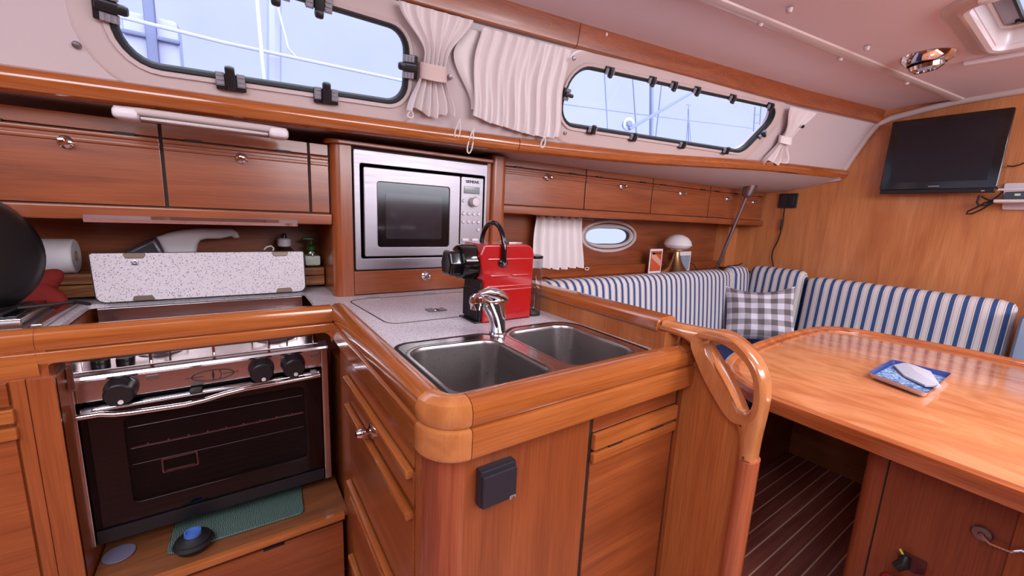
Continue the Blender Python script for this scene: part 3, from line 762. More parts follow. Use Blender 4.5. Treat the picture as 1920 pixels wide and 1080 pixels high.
hol2 = chaikin(hole, 2); hc_ = (sum(p[0] for p in hol2)/len(hol2), sum(p[1] for p in hol2)/len(hol2))
hol2 = [(p[0]+.035*(p[0]-hc_[0])/math.hypot(p[0]-hc_[0], p[1]-hc_[1]), p[1]+.035*(p[1]-hc_[1])/math.hypot(p[0]-hc_[0], p[1]-hc_[1])) for p in hol2]
hb0 = B().plate([o1+i1, hol2], MX(2.965), .175, .06, 4)
for v in hb0.bm.verts:
    k = max(0, min(1, (v.co.y-1.50)/.45)); v.co.x -= .15*k*k*(3-2*k)
obj('grab_handle', hb0, wood('grab_handle_wood', 2, [(176, 104, 58), (194, 122, 74), (206, 136, 88)], rough=.13, coat=.9, scale=.8, stretch=.5, dist=1.5, fine=.15), dv)
obj('top_rail', B().sweep([V(2.835, 4.98, 0), V(2.835, o1[0][0]+.004, 0)], [V(1, 0, 0)]*2, [V(0, 0, 1)]*2, [(-.115, -.84), (-.13, -.82), (-.118, -.765), (-.07, -.735), (.07, -.735), (.118, -.765), (.13, -.82), (.115, -.84)]), rail_y, dv)
pnl = [(2.02, -3.97), (2.02, -.80)] + [(a-.03, b_) for a, b_ in i1[::-1]] + [(i1[0][0]-.03, -3.97)]
obj('end_panel', B().plate([pnl], MX(3.0), .07), wood('end_panel_wood', 2, [(168, 88, 42), (190, 110, 58), (204, 126, 70)], scale=.55), dv)
obj('end_post', B().sweep([V(2.97, 0, 0)+V(0, (inner[0][0]+outer[-1][0])/2, -3.97), V(2.97, (inner[0][0]+outer[-1][0])/2, outer[-1][1])], [V(1, 0, 0)]*2, [V(0, 1, 0)]*2, [(cos(a)*.10, sin(a)*.068) for a in [2*pi*k/24 for k in range(24)]]), wood('end_post_wood', 2, [(150, 72, 44), (176, 94, 60), (190, 108, 72)], rough=.15, coat=.8), dv)

# switch on the peninsula
M = MY(1.79)
sw = thing('wall_socket', 'black square socket with closed lid on the front of the sink cabinet', 'socket', (1.17, 1.79, -1.6))
obj('frame', B().box(1.045, 1.285, 1.735, 1.80, -1.625, -1.395, .012), switch_m, sw)
obj('lid', B().box(1.05, 1.28, 1.715, 1.74, -1.62, -1.42, .012), switch_m, sw)
obj('lettering', text_bm('gira', .030, frame_M((1.25, 1.712, -1.60), (1, 0, 0), (0, 0, 1)), .002), grey_pl, sw)

# ================================================================== COFFEE MACHINE
cm = thing('coffee_machine', 'glossy red capsule coffee machine with black arched handle on the worktop', 'coffee machine', (2.15, 3.36, -1))
side = rounded([(1.87, -1.0), (2.42, -1.0), (2.43, -.262), (1.86, -.262), (1.82, -.36), (1.87, -.60)], [.01, .01, .10, .02, .05, .03], 6)
obj('housing', B().plate([side], MY(3.36), .38, .018, 3), red_gl, cm)
hb = B()
for z in (-.40, -.655, -.69): hb.box(1.90, 2.42, 3.163, 3.20, z-.010, z+.010, .008)
for x0, x1 in ((1.93, 2.13), (2.17, 2.37)): hb.rbox(((x0+x1)/2, 3.168, -.555), ((x1-x0)/2, .012, .014), .012, 3)
obj('moulded_rib', hb, red_gl, cm)
obj('brew_head', B().lathe([(0, .22), (.160, .22), (.165, .10), (.162, .03), (.150, .005), (.12, .0), (0, .0)], (1.685, 3.36, -.435), (1, 0, 0), 40), black_gl, cm)
cap = B().plate([rounded([(3.27, -.555), (3.45, -.555), (3.475, -.44), (3.43, -.33), (3.29, -.33), (3.245, -.44)], .035)], MX(1.635), .13, .03, 3)
obj('lever_cap', cap, black_gl, cm)
obj('cup_recess', B().plate([rounded([(3.20, -.99), (3.52, -.99), (3.52, -.60), (3.20, -.60)], .05)], MX(1.862), .02), rubber, cm)
gr = B()
for k in range(10): gr.box(1.835, 1.856, 3.225+k*.030, 3.240+k*.030, -.97, -.70)
obj('drip_grille', gr.box(1.80, 1.87, 3.20, 3.52, -1.0, -.985, .004).box(1.845, 1.86, 3.205, 3.515, -.98, -.68, .004), black_pl, cm)
hd = [V(2.06, 3.36-.215*cos(a), -.43+.36*(abs(sin(a))**.62 if sin(a) > 0 else 0)+0) for a in [pi*k/20 for k in range(21)]]
h = obj('handle', B().tube(hd, .024, 10), black_gl, cm)
obj('handle_pivot', B().lathe([(0, .02), (.03, .018), (.046, .0), (.046, -.03), (0, -.03)], (2.06, 3.15, -.43), (0, -1, 0), 20), black_gl, h)
obj('pivot_pin', B().lathe([(0, .024), (.018, .022), (.018, .0)], (2.06, 3.148, -.43), (0, -1, 0), 14), steel, h)
obj('top_plate', B().box(2.20, 2.36, 3.28, 3.46, -.268, -.245, .01), chrome, cm)
tk = rounded([(2.44, 3.20), (2.58, 3.20), (2.64, 3.36), (2.58, 3.52), (2.44, 3.52)], .06, 5)
obj('water_tank', B().plate([tk], MZ(-.70), .58, .01), tank_m, cm)
obj('tank_lid', B().plate([tk], MZ(-.395), .03, .008), black_gl, cm)
obj('tank_foot', B().plate([tk], MZ(-.985), .03, .005), black_pl, cm)

# ================================================================== MICROWAVE TOWER
tw = thing('microwave_housing', 'varnished wooden tower with round left post holding the microwave above a narrow drawer', 'cabinet', (2, 5.2, -1))
obj('side_panel', B().box(.93, 1.10, 4.98, 5.95, -1.0, .70), wood_z, tw)
obj('rounded_post', B().plate([rounded([(.915, 4.86), (1.122, 4.86), (1.122, 5.06), (.915, 5.06)], [.11, .0, 0, .02], 8)], MZ(-.15), 1.70), rail_y and wood_z, tw)
obj('top_board', B().plate([rounded([(.86, 4.80), (2.93, 4.80), (2.93, 5.9), (.86, 5.9)], [.14, .03, 0, 0], 8)], MZ(.705), .045, .012), wood_x, tw)
obj('right_post', B().plate([rounded([(2.94, 4.84), (3.17, 4.84), (3.17, 5.95), (2.94, 5.95)], [.05, .08, 0, 0], 6)], MZ(-.105), 1.79), wood_z, tw)
obj('inner_side', B().box(2.875, 2.945, 4.90, 5.9, -1.0, .70, .004), wood_z, tw)
d1 = obj('drawer', B().box(1.128, 2.87, 4.865, 4.95, -.985, -.712, .006), wood_x, tw)
knob(d1, V(2.0, 4.87, -.80), (0, -1, 0), .055)
obj('shadow_gap', B().box(1.115, 2.88, 4.90, 4.95, -1.0, .69), dark_m, tw)

mw = thing('microwave_oven', 'built-in stainless steel microwave with dark window set into the wooden tower', 'microwave', (2, 4.9, -.7))
fx0, fx1, fz0, fz1 = 1.14, 2.86, -.695, .655
def mq(x, y): # from the enlarged crop to the face plane
    p = on(600+x/3.272, 240+y/3.272, 1, 4.86); return (p.x, p.z)
door = [mq(238, 240), mq(975, 310), mq(962, 762), mq(245, 768)]
dx0, dx1, dz0, dz1 = 1.24, 2.79, -.54, .475
obj('trim_frame', B().plate([rounded([(fx0, fz0), (fx1, fz0), (fx1, fz1), (fx0, fz1)], .02, 3), rounded([(dx0-.03, dz0-.02), (dx1+.03, dz0-.02), (dx1+.03, dz1+.03), (dx0-.03, dz1+.03)], .02, 3)], MY(4.875), .05, .008), steel, mw)
obj('cavity_gap', B().box(dx0-.04, dx1+.04, 4.90, 4.93, dz0-.03, dz1+.04), rubber, mw)
ds = 2.455
wz = [(1.395, -.425), (2.30, -.425), (2.30, .32), (1.395, .32)]
dd = obj('door', B().plate([rounded([(dx0, dz0), (ds-.006, dz0), (ds-.006, dz1), (dx0, dz1)], .02, 3), rounded(wz, .03, 4)], MY(4.86), .06, .01), steel, mw)
obj('door_window', B().box(1.39, 2.305, 4.845, 4.86, -.43, .325), black_gl, dd)
obj('window_mesh', B().plate([rounded([(1.49, -.33), (2.20, -.33), (2.20, .20), (1.49, .20)], .02)], MY(4.842), .004), plain('window_mesh_grey', (44, 40, 46), .12, coat=.6), dd)
cp = obj('control_panel', B().plate([rounded([(ds+.004, dz0), (dx1, dz0), (dx1, dz1), (ds+.004, dz1)], .02, 3)], MY(4.86), .06, .008), steel, mw)
yf = 4.828
obj('display', B().box(2.50, 2.73, yf-.006, yf+.01, .265, .355, .004), black_gl, cp)
obj('lettering', text_bm('SIEMENS', .052, frame_M((2.62, yf-.003, .415), (1, 0, 0), (0, 0, 1)), .002), plain('dark_print', (52, 48, 56), .5), cp)
obj('dial', B().lathe([(0, .085), (.05, .08), (.058, .07), (.06, .0)], (2.645, yf, .16), (0, -1, 0), 28).lathe([(.075, .01), (.075, 0)], (2.645, yf, .16), (0, -1, 0), 24), white_pl, cp)
for r_, z in ((0, .005), (1, -.10)):
    for k in range(4):
        obj('button', B().lathe([(0, .022), (.018, .018), (.024, .0)], (2.50+k*.075, yf, z), (0, -1, 0), 14), white_pl, cp)
obj('button', B().lathe([(0, .022), (.018, .018), (.024, .0)], (2.50, yf, .17), (0, -1, 0), 14), white_pl, cp)
obj('button', B().lathe([(0, .022), (.018, .018), (.024, .0)], (2.725, yf, -.20), (0, -1, 0), 14), white_pl, cp)
for x in (2.535, 2.68): obj('key', B().rbox((x, yf-.005, -.335), (.05, .014, .022), .014, 3), white_pl, cp)
obj('release_button', B().box(2.50, 2.73, yf-.012, yf+.01, -.475, -.385, .006), steel, cp)

# ================================================================== LOCKER CABINETS
def locker_row(name, label, x0, x1, y0, y1, zt, zb, zshelf, seams, knobs, ends=True, slotdx=.28):
    t = thing(name, label, 'cabinet', ((x0+x1)/2, (y0+y1)/2, zshelf))
    yy = lambda x: y0+(y1-y0)*(x-x0)/(x1-x0)
    def pr(xa, xb, p0, p1, za, zb_, bev=.006, b=None):
        "box following the slight bend of the front"
        b = b or B(); a = V(xa, yy(xa), 0); c = V(xb, yy(xb), 0); L = (c-a).length
        M = frame_M(a, c-a, V(0, 0, 1)) # x along, y up, z = -normal?
        s = 1 if (M.to_3x3() @ V(0, 0, 1)).y < 0 else -1
        lo, hi = sorted((p0*s, p1*s))
        return b.box(0, L, za, zb_, lo, hi, bev, M=M)
    obj('shelf_board', pr(x0, x1, -.9, .06, zshelf, zb-.01, .02), wood_x, t)
    obj('fascia', pr(x0, x1, -.06, -.02, zb-.01, zt, 0), dark_m, t)
    for i, (a, c) in enumerate(zip(seams, seams[1:])):
        top = obj('top_strip', pr(a+.012, c-.012, -.04, .0, zt-.115, zt, .004), wood_x, t)
        d_ = obj('locker_door', pr(a+.012, c-.012, -.04, .0, zb, zt-.125, .006), wood_x, t)
        lb = pr(a+.012, c-.012, 0, .018, zt-.165, zt-.13, .008); pr(a+.012, c-.012, 0, .014, zt-.225, zt-.19, .008, lb)
        obj('lip', lb, wood_x, d_)
        if c-a > .8:
            m_ = min(.22, (c-a)*.14)
            obj('vent_slot', pr(a+m_, a+m_+.13, 0, .020, zt-.132, zt-.108, 0), rubber, d_); obj('vent_slot', pr(c-m_-.13, c-m_, 0, .020, zt-.132, zt-.108, 0), rubber, d_)
        if knobs[i] is not None:
            x = knobs[i][0]; knob(d_, V(x, yy(x), knobs[i][1]), (0, -1, 0), .05)
    return t
locker_row('galley_locker', 'cherry lockers above the stove with two wide doors and chrome knobs', -3.0, .915, 4.95, 4.95, .67, -.055, -.185,  # same cherry as the saloon lockers, not stained darker
           [-3.0, -1.70, -.49, .71, .915][0:1] + [-1.72, -.49, .71, .912], [(-2.4, .435), (-1.09, .435), (.11, .44), None])
locker_row('saloon_locker', 'row of small cherry lockers with chrome knobs above the settee and oval porthole', 3.18, 10.4, 5.02, 4.80, .82, .165, .035,
           [3.18, 4.78, 6.42, 8.22, 9.42, 10.38], [(3.99, .60), (5.60, .59), (7.25, .58), (8.85, .57), (9.92, .56)])
# ledge of striped wood behind the stove lid
obj_l = obj('back_ledge', B().box(-2.2, .915, 5.50, 5.60, -.955, -.84, .006).box(-2.2, .915, 5.50, 5.95, -.83, -.735, .006), olive)
tag(obj_l, 'rough grained olive wood ledge along the wall behind the stove', 'ledge')

# chrome rail and light
o = obj('chrome_rail', B().sweep([V(-1.02, 4.83, -.175), V(.56, 4.83, -.175)], [V(0, 1, 0)]*2, [V(0, 0, 1)]*2, [(-.03, -.03), (.03, -.03), (.05, .0), (.035, .03), (-.02, .03), (-.04, .0)]), chrome)
tag(o, 'long chrome bar fixed under the edge of the galley lockers', 'rail')
a, c = on(215, 208, 2, .66), on(538, 250, 2, .66)
lf = thing('strip_light', 'slim white fluorescent strip light under the deck above the galley lockers', 'lamp', tuple((a+c)/2))
ax_ = (c-a).normalized(); Mf = frame_M(tuple((a+c)/2), ax_, (0, 0, 1)); hl = (c-a).length/2
obj('housing', B().rbox((0, .01, 0), (hl, .03, .08), .025, 6, M=Mf), plain('ivory_lamp_plastic', (190, 172, 170), .4), lf)
for s_ in (-1, 1): obj('end_cap', B().rbox((s_*(hl-.07), -.015, 0), (.08, .045, .09), .035, 4, M=Mf), white_pl, lf)
obj('diffuser', B().rbox((0, -.035, .0), (hl-.15, .016, .06), .015, 4, M=Mf), plain('frosted_diffuser', (196, 186, 184), .25), lf)

# ================================================================== OVEN
OY = 4.40
ov = thing('gimballed_oven', 'stainless steel marine gas oven with black glass door hanging between the cabinets', 'oven', (-.22, 4.8, -2.9))
obj('oven_body', B().box(-1.08, .62, 4.50, 5.2, -2.83, -1.42), rubber, ov)
for x0, x1 in ((-1.185, -1.115), (.665, .73)):
    obj('side_trim', B().box(x0, x1, OY-.03, OY+.10, -2.90, -1.435, .008), polish, ov)
cpn = obj('control_panel', B().box(-1.115, .665, OY, OY+.12, -1.625, -1.44, .008), polish, ov)
obj('front_edge', B().sweep([V(-1.19, OY, -1.42), V(.735, OY, -1.42)], [V(0, -1, 0)]*2, [V(0, 0, 1)]*2, [(.03, -.02), (.04, 0), (.03, .02), (-.10, .045), (-.10, -.02)]), polish, ov)
for i, (x, z) in enumerate(((-.845, -1.545), (.142, -1.545), (.411, -1.545))):
    k = obj('knob', B().lathe([(0, .13), (.085, .13), (.095, .12), (.10, .05), (.108, .03), (.108, .0), (0, 0)], (x, OY, z), (0, -1, -.12), 32), black_pl, ov)
    obj('knob_mark', B().lathe([(0, .137), (.018, .136), (.018, .125)], (x+.01, OY-.004, z-.055), (0, -1, -.12), 10), white_pl, k)
    kt = B(); kt.box(x+.16, x+.24, OY-.004, OY+.002, z+.035, z+.075)
    obj('symbol_plate', kt, plain('etched_grey_%d' % i, (150, 138, 136), .4, 1), cpn)
# emblem: ellipse, line and needle
el = [V(-.232+.155*cos(2*pi*k/40), OY-.004, -1.545+.048*sin(2*pi*k/40)) for k in range(40)]
lb = B().tube(el, .0045, 5, closed=True)
for a, c in ((-.43, -.30), (-.16, -.04)): lb.tube([V(a, OY-.004, -1.545), V(c, OY-.004, -1.545)], .0035, 5)
lb.prism([(-.232, OY-.003, -1.485), (-.222, OY-.003, -1.545), (-.232, OY-.003, -1.61), (-.242, OY-.003, -1.545)], (0, -.004, 0))
lb.tube([V(-.20+.028*cos(a), OY-.004, -1.545+.045*sin(a)) for a in [-1.2+2.4*k/8 for k in range(9)]], .003, 5)
obj('emblem', lb, rubber, cpn)
# door
dr = obj('door', B().plate([[(-1.11, -2.76), (.66, -2.76), (.66, -1.66), (-1.11, -1.66)], rounded([(-.86, -2.60), (.50, -2.60), (.50, -1.80), (-.86, -1.80)], .05, 4)], MY(OY+.02), .06, .006), black_gl, ov)
obj('door_glass', B().box(-1.11, .66, OY-.016, OY-.008, -2.76, -1.66), oven_gl, dr)
obj('top_bar', B().tube([V(-1.09, OY-.03, -1.685), V(.64, OY-.03, -1.675)], .022, 10), chrome, dr)
hy = OY-.12
hpts = [on(x, y, 1, hy) for x, y in [(143, 784), (187, 777), (215, 777), (245, 774), (300, 766), (347, 759), (385, 750), (420, 739), (460, 729), (500, 722), (600, 703)]]
hl = obj('handle', B().tube(chaikin(hpts, 1, False) if False else hpts, .024, 12), chrome, dr)
for p in (hpts[0], hpts[-1]): obj('handle_bracket', B().box(p.x-.03+(.05 if p is hpts[0] else -.05), p.x+.03+(.05 if p is hpts[0] else -.05), hy, OY, p.z-.02, p.z+.03, .006), steel, hl)
obj('door_latch', B().rbox((-.36, OY-.06, -1.645), (.045, .05, .018), .014, 3), rubber, ov)
obj('kick_bar', B().box(-1.11, .66, OY-.02, OY+.14, -2.90, -2.775, .01), black_pl, ov)
cav = B()
for x0, x1, y0, y1, z0, z1 in ((-.90, .54, 4.47, 4.49, -2.62, -1.78),): pass
rk = B(); rk.tube([V(-.85, 4.46, -2.12), V(.49, 4.46, -2.12)], .010, 6)
for k in range(9): rk.box(-.74+k*.14, -.725+k*.14, 4.45, 4.475, -2.12, -2.095)
obj('rack', rk, chrome, ov)
rk = B(); rk.tube([V(-.85, 4.465, -1.93), V(.49, 4.465, -1.93)], .004, 5).tube([V(-.85, 4.465, -2.28), V(.49, 4.465, -2.28)], .003, 5); obj('shelf_guide', rk, steel, ov)
bp = B().plate([rounded([(-.66, -2.42), (-.40, -2.42), (-.40, -2.28), (-.66, -2.28)], .015, 3), rounded([(-.648, -2.408), (-.412, -2.408), (-.412, -2.292), (-.648, -2.292)], .012, 3)], MY(4.455), .01)
bp.box(-.63, -.43, 4.45, 4.46, -2.415, -2.395)
obj('burner_viewport', bp, chrome, ov)
# hob
hb_ = obj('hob_plate', B().box(-1.13, .66, 4.44, 5.24, -1.40, -1.375, .008), polish, ov)
obj('hob_back', B().box(-1.10, .62, 5.22, 5.245, -1.39, -1.03, .004), polish, ov)
bars = B()
for a, c in (((-1.09, 4.50), (.62, 4.50)), ((-1.09, 5.15), (.62, 5.15))): bars.tube([V(a[0], a[1], -1.30), V(c[0], c[1], -1.30)], .012, 8)
obj('pan_rail', bars, chrome, hb_)
for x in (-1.09, -.66, -.22, .22, .62):
    obj('rail_post', B().tube([V(x, 4.50, -1.39), V(x, 4.50, -1.30), V(x, 4.60, -1.285)], .012, 8), chrome, hb_)
    obj('rail_post', B().tube([V(x, 5.15, -1.39), V(x, 5.15, -1.18)], .012, 8), chrome, hb_)
for x, y, r in ((-.62, 4.80, .17), (.30, 4.84, .20)):
    q = obj('burner', B().lathe([(0, .05), (r*.55, .05), (r*.62, .035), (r*.62, .02), (r, .012), (r*1.05, 0)], (x, y, -1.375), (0, 0, 1), 32), steel, ov)
    obj('burner_cap', B().lathe([(0, .075), (r*.42, .07), (r*.46, .05)], (x, y, -1.375), (0, 0, 1), 28), black_pl, q)
    for a in range(4):
        d = V(cos(a*pi/2+.4), sin(a*pi/2+.4), 0); c = V(x, y, -1.375)
        obj('pan_support', B().tube([c+d*r*1.15, c+d*r*1.15+V(0, 0, .09), c+d*r*.4+V(0, 0, .09)], .010, 6), chrome, q)
for x, y in ((-.98, 4.56), (-.83, 4.56)):
    obj('jet_cap', B().lathe([(0, .05), (.055, .048), (.06, .03), (.06, 0)], (x, y, -1.375), (0, 0, 1), 20), black_pl, ov)

# stove base below the oven
sb_ = thing('drawer_cabinet', 'low cherry plinth with a wide drawer under the gimballed oven', 'cabinet', (-.2, 4.5, -3.97))
obj('shelf', B().box(-1.12, .80, 3.96, 5.9, -3.11, -3.06, .006), wood('dull_cherry_shelf', 0, [(104, 60, 34), (132, 78, 44), (150, 94, 56)], rough=.5, coat=.1), sb_)
obj('lip', B().sweep([V(-1.12, 3.955, -3.06), V(.76, 3.955, -3.06)], [V(0, -1, 0)]*2, [V(0, 0, 1)]*2, [(-.02, .012), (.03, .014), (.04, -.02), (.03, -.055), (-.02, -.055)]), rail_x, sb_)
dq = obj('drawer', B().box(-1.10, .75, 3.945, 3.99, -3.92, -3.16, .01), wood_x, sb_)
obj('vent_slot', B().box(.05, .22, 3.935, 3.95, -3.165, -3.145), rubber, dq)
obj('back_panel', B().box(-1.12, .80, 5.86, 5.9, -3.05, -1.3), dark_m, sb_)
mt = tag(obj('place_mat', B().plate([rounded([(-.66, 4.17), (.42, 4.13), (.46, 4.75), (-.62, 4.78)], .05, 5)], MZ(-3.045), .022, .008), mat_m), 'dark green leaf-patterned mat with pale rim lying under the oven', 'mat')
p = on(362, 1005, 2, -2.93)
bt = thing('cup_with_blue_lid', 'small black cup with round blue top standing on the green mat', 'cup', (p.x, p.y, -3.03))
obj('cup', B().lathe([(0, 0), (.12, 0), (.15, .05), (.13, .06), (.115, .07), (.13, .085), (.10, .10), (.075, .12), (0, .12)], (p.x, p.y, -3.033), (0, 0, 1), 28), rubber, bt)
obj('blue_top', B().lathe([(0, .135), (.045, .132), (.05, .15), (.062, .15), (.064, .12), (0, .12)], (p.x, p.y, -3.033), (0, 0, 1), 24), blue_pl, bt)
p = on(222, 1030, 2, -3.0)
tag(obj('round_lid', B().lathe([(0, .0), (.10, 0), (.11, .012), (.108, .02), (0, .025)], (p.x, p.y, -3.058), (0, 0, 1), 28), plain('dull_violet_plastic', (110, 104, 126), .5)), 'small round violet grey lid on the shelf under the left end of the oven', 'lid')

# left galley cabinet
lc = thing('aft_galley_cabinet', 'cherry cabinet front with lipped door left of the oven', 'cabinet', (-2, 4.5, -3.97))
obj('carcass', B().box(-3.0, -1.16, 4.14, 5.9, -3.97, -1.05), wood_z, lc)
obj('side_panel', B().box(-1.162, -1.13, 4.12, 5.9, -3.97, -1.30, .004), wood('side_cherry', 2, [(118, 58, 30), (146, 74, 40), (164, 90, 52)], rough=.3), lc)
fx = lambda a0, a1, p0, p1, z0, z1, bev=.006, b=None: (b or B()).box(a0, a1, 4.12-p1, 4.12-p0, z0, z1, bev)
obj('stile', fx(-1.27, -1.13, -.03, .012, -3.97, -1.28), wood_z, lc)
obj('stile', fx(-1.35, -1.275, -.03, .0, -3.97, -1.28), wood_z, lc)
obj('top_strip', fx(-2.9, -1.36, -.03, .012, -1.46, -1.29), wood_x, lc)
d_ = obj('door', fx(-2.9, -1.36, -.03, .012, -3.9, -1.66), wood_x, lc)
lb = fx(-2.9, -1.34, 0, .045, -1.575, -1.475, .012); fx(-2.9, -1.34, 0, .045, -1.70, -1.61, .012, lb)
obj('lip', lb, rail_x, d_)
obj('gimbal_bracket', B().plate([rounded([(4.30, -1.20), (4.62, -1.20), (4.62, -1.30), (4.34, -1.48), (4.28, -1.48)], .02)], MX(-1.10), .04, .006), polish, ov)

# upright lid over the stove
lid = thing('counter_flap', 'hinged grey speckled laminate lid standing upright behind the stove', 'lid', (-.22, 5.22, -.97))
Ml = frame_M((0, 5.22, -.985), (1, 0, 0), (0, .10, 1))
obj('lid_board', B().plate([rounded([(-1.09, .015), (.655, .015), (.655, .475), (-1.11, .475)], [.07, .07, .02, .02], 5)], Ml, .045, .006), lam2, lid)
obj('edge_band', B().plate([rounded([(-1.10, .008), (.665, .008), (.665, .482), (-1.12, .482)], [.07, .07, .02, .02], 5)], Ml @ Matrix.Translation((0, 0, -.012)), .03), rubber, lid)
for x, v, hh in ((-.80, .455, -1), (.42, .455, -1), (-.76, .035, 1), (.44, .035, 1)):
    obj('hinge', B().plate([rounded([(x-.09, v-.02*hh), (x+.09, v-.02*hh), (x+.065, v+.03*hh), (x-.065, v+.03*hh)], .015)], Ml @ Matrix.Translation((0, 0, .024)), .012, .004), plain('tarnished_hinge_%d' % (1000*x+100*v), (120, 104, 92), .4, .8), lid)
obj('latch_pin', B().lathe([(.026, 0), (.026, .01), (.014, .012), (0, .004)], Ml @ Vector((-.80, .385, .022)), (0, -1, .1), 16), steel, lid)

# things behind / beside the stove
def vq(x, y, Y=5.68): p = on(200+x/4.364, 400+y/4.364, 1, Y); return (p.x, p.z)
vc = thing('hand_vacuum', 'white handheld vacuum cleaner with dark grey nozzle lying behind the stove lid', 'vacuum cleaner', (vq(600, 300)[0], 5.68, -.735))
zb_ = -.733
hv = [vq(*p) for p in [(410, 190), (500, 158), (620, 132), (760, 120), (1030, 125), (1070, 150), (1085, 195), (1050, 202), (1020, 185), (930, 205), (820, 205), (770, 218), (748, 250), (738, 310)]]
hv += [(hv[-1][0]-.03, zb_), (vq(520, 300)[0]+.03, zb_), (vq(475, 300)[0], vq(475, 310)[1])]
obj('body', B().plate([hv], MY(5.68), .24, .05, 4), white_pl, vc)
nz_ = [vq(410, 190), vq(475, 300), (vq(475, 300)[0]+.04, zb_), (vq(60, 300)[0], zb_), vq(170, 300), vq(300, 235)]
obj('nozzle', B().plate([nz_], MY(5.68), .22, .04, 3), plain('smoky_grey_plastic', (70, 64, 72), .25), vc)

a, c = on(28, 490, 1, 5.64), on(146, 500, 1, 5.64)
R0 = .165; zc = -.735+R0
pr_ = thing('paper_towel_roll', 'white kitchen paper roll lying on its side left of the stove lid', 'paper roll', ((a.x+c.x)/2, 5.64, -.735))
obj('roll', B().lathe([(.05, 0), (R0-.01, 0), (R0, .01), (R0, c.x-a.x-.01), (R0-.01, c.x-a.x), (.05, c.x-a.x), (.05, 0)], (a.x, 5.64, zc), (1, 0, 0), 32), paper_m, pr_)
obj('core', B().lathe([(.05, -.001), (.045, -.001), (.045, c.x-a.x+.001), (.05, c.x-a.x+.001)], (a.x, 5.64, zc), (1, 0, 0), 24), plain('cardboard', (160, 130, 100), .9), pr_)
def blob(name, c, d, mat, seed, amp=.25, n=10):
    b = B().rbox(c, d, min(d)*.98, n)
    for v in b.bm.verts:
        k = noise.noise(Vector((v.co.x*3+seed, v.co.y*3, v.co.z*3)))
        v.co += (v.co-Vector(c))*amp*k*2
    return obj(name, b, mat)
p = on(62, 528, 1, 5.25)
rc = blob('red_cloth', (p.x+.02, 5.28, -.82), (.24, .13, .17), red_cl, 3, .45, 14)
tag(rc, 'crumpled dark red cloth in front of the white paper roll', 'cloth')
p = on(8, 530, 1, 5.2)
tag(blob('grey_bag', (p.x-.16, 5.28, -.78), (.14, .13, .21), plain('grey_bag_plastic', (128, 112, 106), .6, bump=.4), 9), 'grey crumpled bag standing beneath the black frying pan', 'bag')
# frying pan leaning at the left
p = on(-26, 470, 1, 4.52)
fp = thing('frying_pan', 'large black frying pan leaning on its edge at the left end of the counter', 'pan', (p.x, 4.52, -.88))
ax = Vector((.75, -.62, .12)).normalized()
obj('pan', B().lathe([(0, .0), (.30, .0), (.37, .04), (.44, .14), (.45, .15), (.43, .15), (.36, .05), (.29, .015), (0, .015)][::1], (p.x, 4.52, -.42), -ax, 44), plain('pan_black', (20, 18, 20), .4), fp)
obj('pan_handle', B().tube([V(p.x-.33, 4.34, -.30), V(p.x-.60, 4.22, -.24), V(p.x-.95, 4.10, -.18)], [.03, .045, .045], 10), black_pl, fp)
# portable hotplate
hp_ = thing('portable_hotplate', 'portable black glass hotplate with stainless rim on the counter left of the stove', 'hotplate', (-1.9, 4.85, -1))
obj('case', B().box(-2.6, -1.33, 4.40, 5.08, -.995, -.90, .012), polish, hp_)
obj('glass_top', B().box(-2.58, -1.36, 4.43, 5.05, -.905, -.885, .006), black_gl, hp_)
for x in (-1.62, -2.2):
    for k in range(3): pass
    obj('pan_grate', B().tube([V(x+.2*cos(2*pi*k/24), 4.76+.2*sin(2*pi*k/24), -.865) for k in range(24)], .014, 6, closed=True), black_pl, hp_)
    for a in range(4): obj('grate_bar', B().tube([V(x+.08*cos(a*pi/2), 4.76+.08*sin(a*pi/2), -.85), V(x+.26*cos(a*pi/2), 4.76+.24*sin(a*pi/2), -.85), V(x+.28*cos(a*pi/2), 4.76+.26*sin(a*pi/2), -.885)], .010, 6), black_pl, hp_)
tag(obj('steel_edge_strip', B().box(-1.30, -1.235, 4.42, 5.30, -.998, -.955, .012), polish), 'brushed steel strip on the counter between hotplate and stove', 'trim strip')
cb = B().tube([on(x, y, 2, -.86) for x, y in [(0, 590), (30, 578), (90, 572), (140, 566), (168, 570)]], .014, 6)
tag(obj('power_cord', cb, cable_m), 'black cord lying across the portable hotplate', 'cord')

def bottle(name, label, px, ytop, Y, zb, prof, mat, parts):
    p = on(px, ytop, 1, Y); t = thing(name, label, 'bottle', (p.x, Y, zb))
    obj('bottle_body', B().lathe(prof, (p.x, Y, zb), (0, 0, 1), 24), mat, t)
    for nm, pf, m in parts: obj(nm, B().lathe(pf, (p.x, Y, zb), (0, 0, 1), 20), m, t)
    return t, p.x
t, x = bottle('dish_soap_bottle', 'clear squeeze bottle with white and black cap behind the right end of the stove lid', 532, 440, 5.72, -.733,
    [(0, 0), (.11, 0), (.12, .02), (.12, .12), (.10, .20), (.055, .245), (.05, .25)], bottle_m,
    [('cap', [(.052, .24), (.075, .25), (.075, .33), (.05, .345), (0, .345)], white_pl), ('nozzle', [(.03, .34), (.034, .37), (.02, .40), (0, .405)], black_pl)])
t, x = bottle('hand_soap_bottle', 'green pump soap bottle with pale label beside the microwave tower', 583, 450, 5.62, -.733,
    [(0, 0), (.085, 0), (.095, .02), (.095, .13), (.08, .19), (.04, .21)], amber,
    [('pump_collar', [(.045, .20), (.055, .205), (.055, .25), (.03, .26), (.018, .27), (.018, .33), (0, .33)], green_m)])
obj('pump_head', B().rbox((x-.03, 5.62, -.733+.345), (.07, .03, .02), .018, 4), green_m, t)
obj('label', B().rbox((x, 5.62, -.733+.08), (.088, .097, .062), .02, 4), label_m, t)
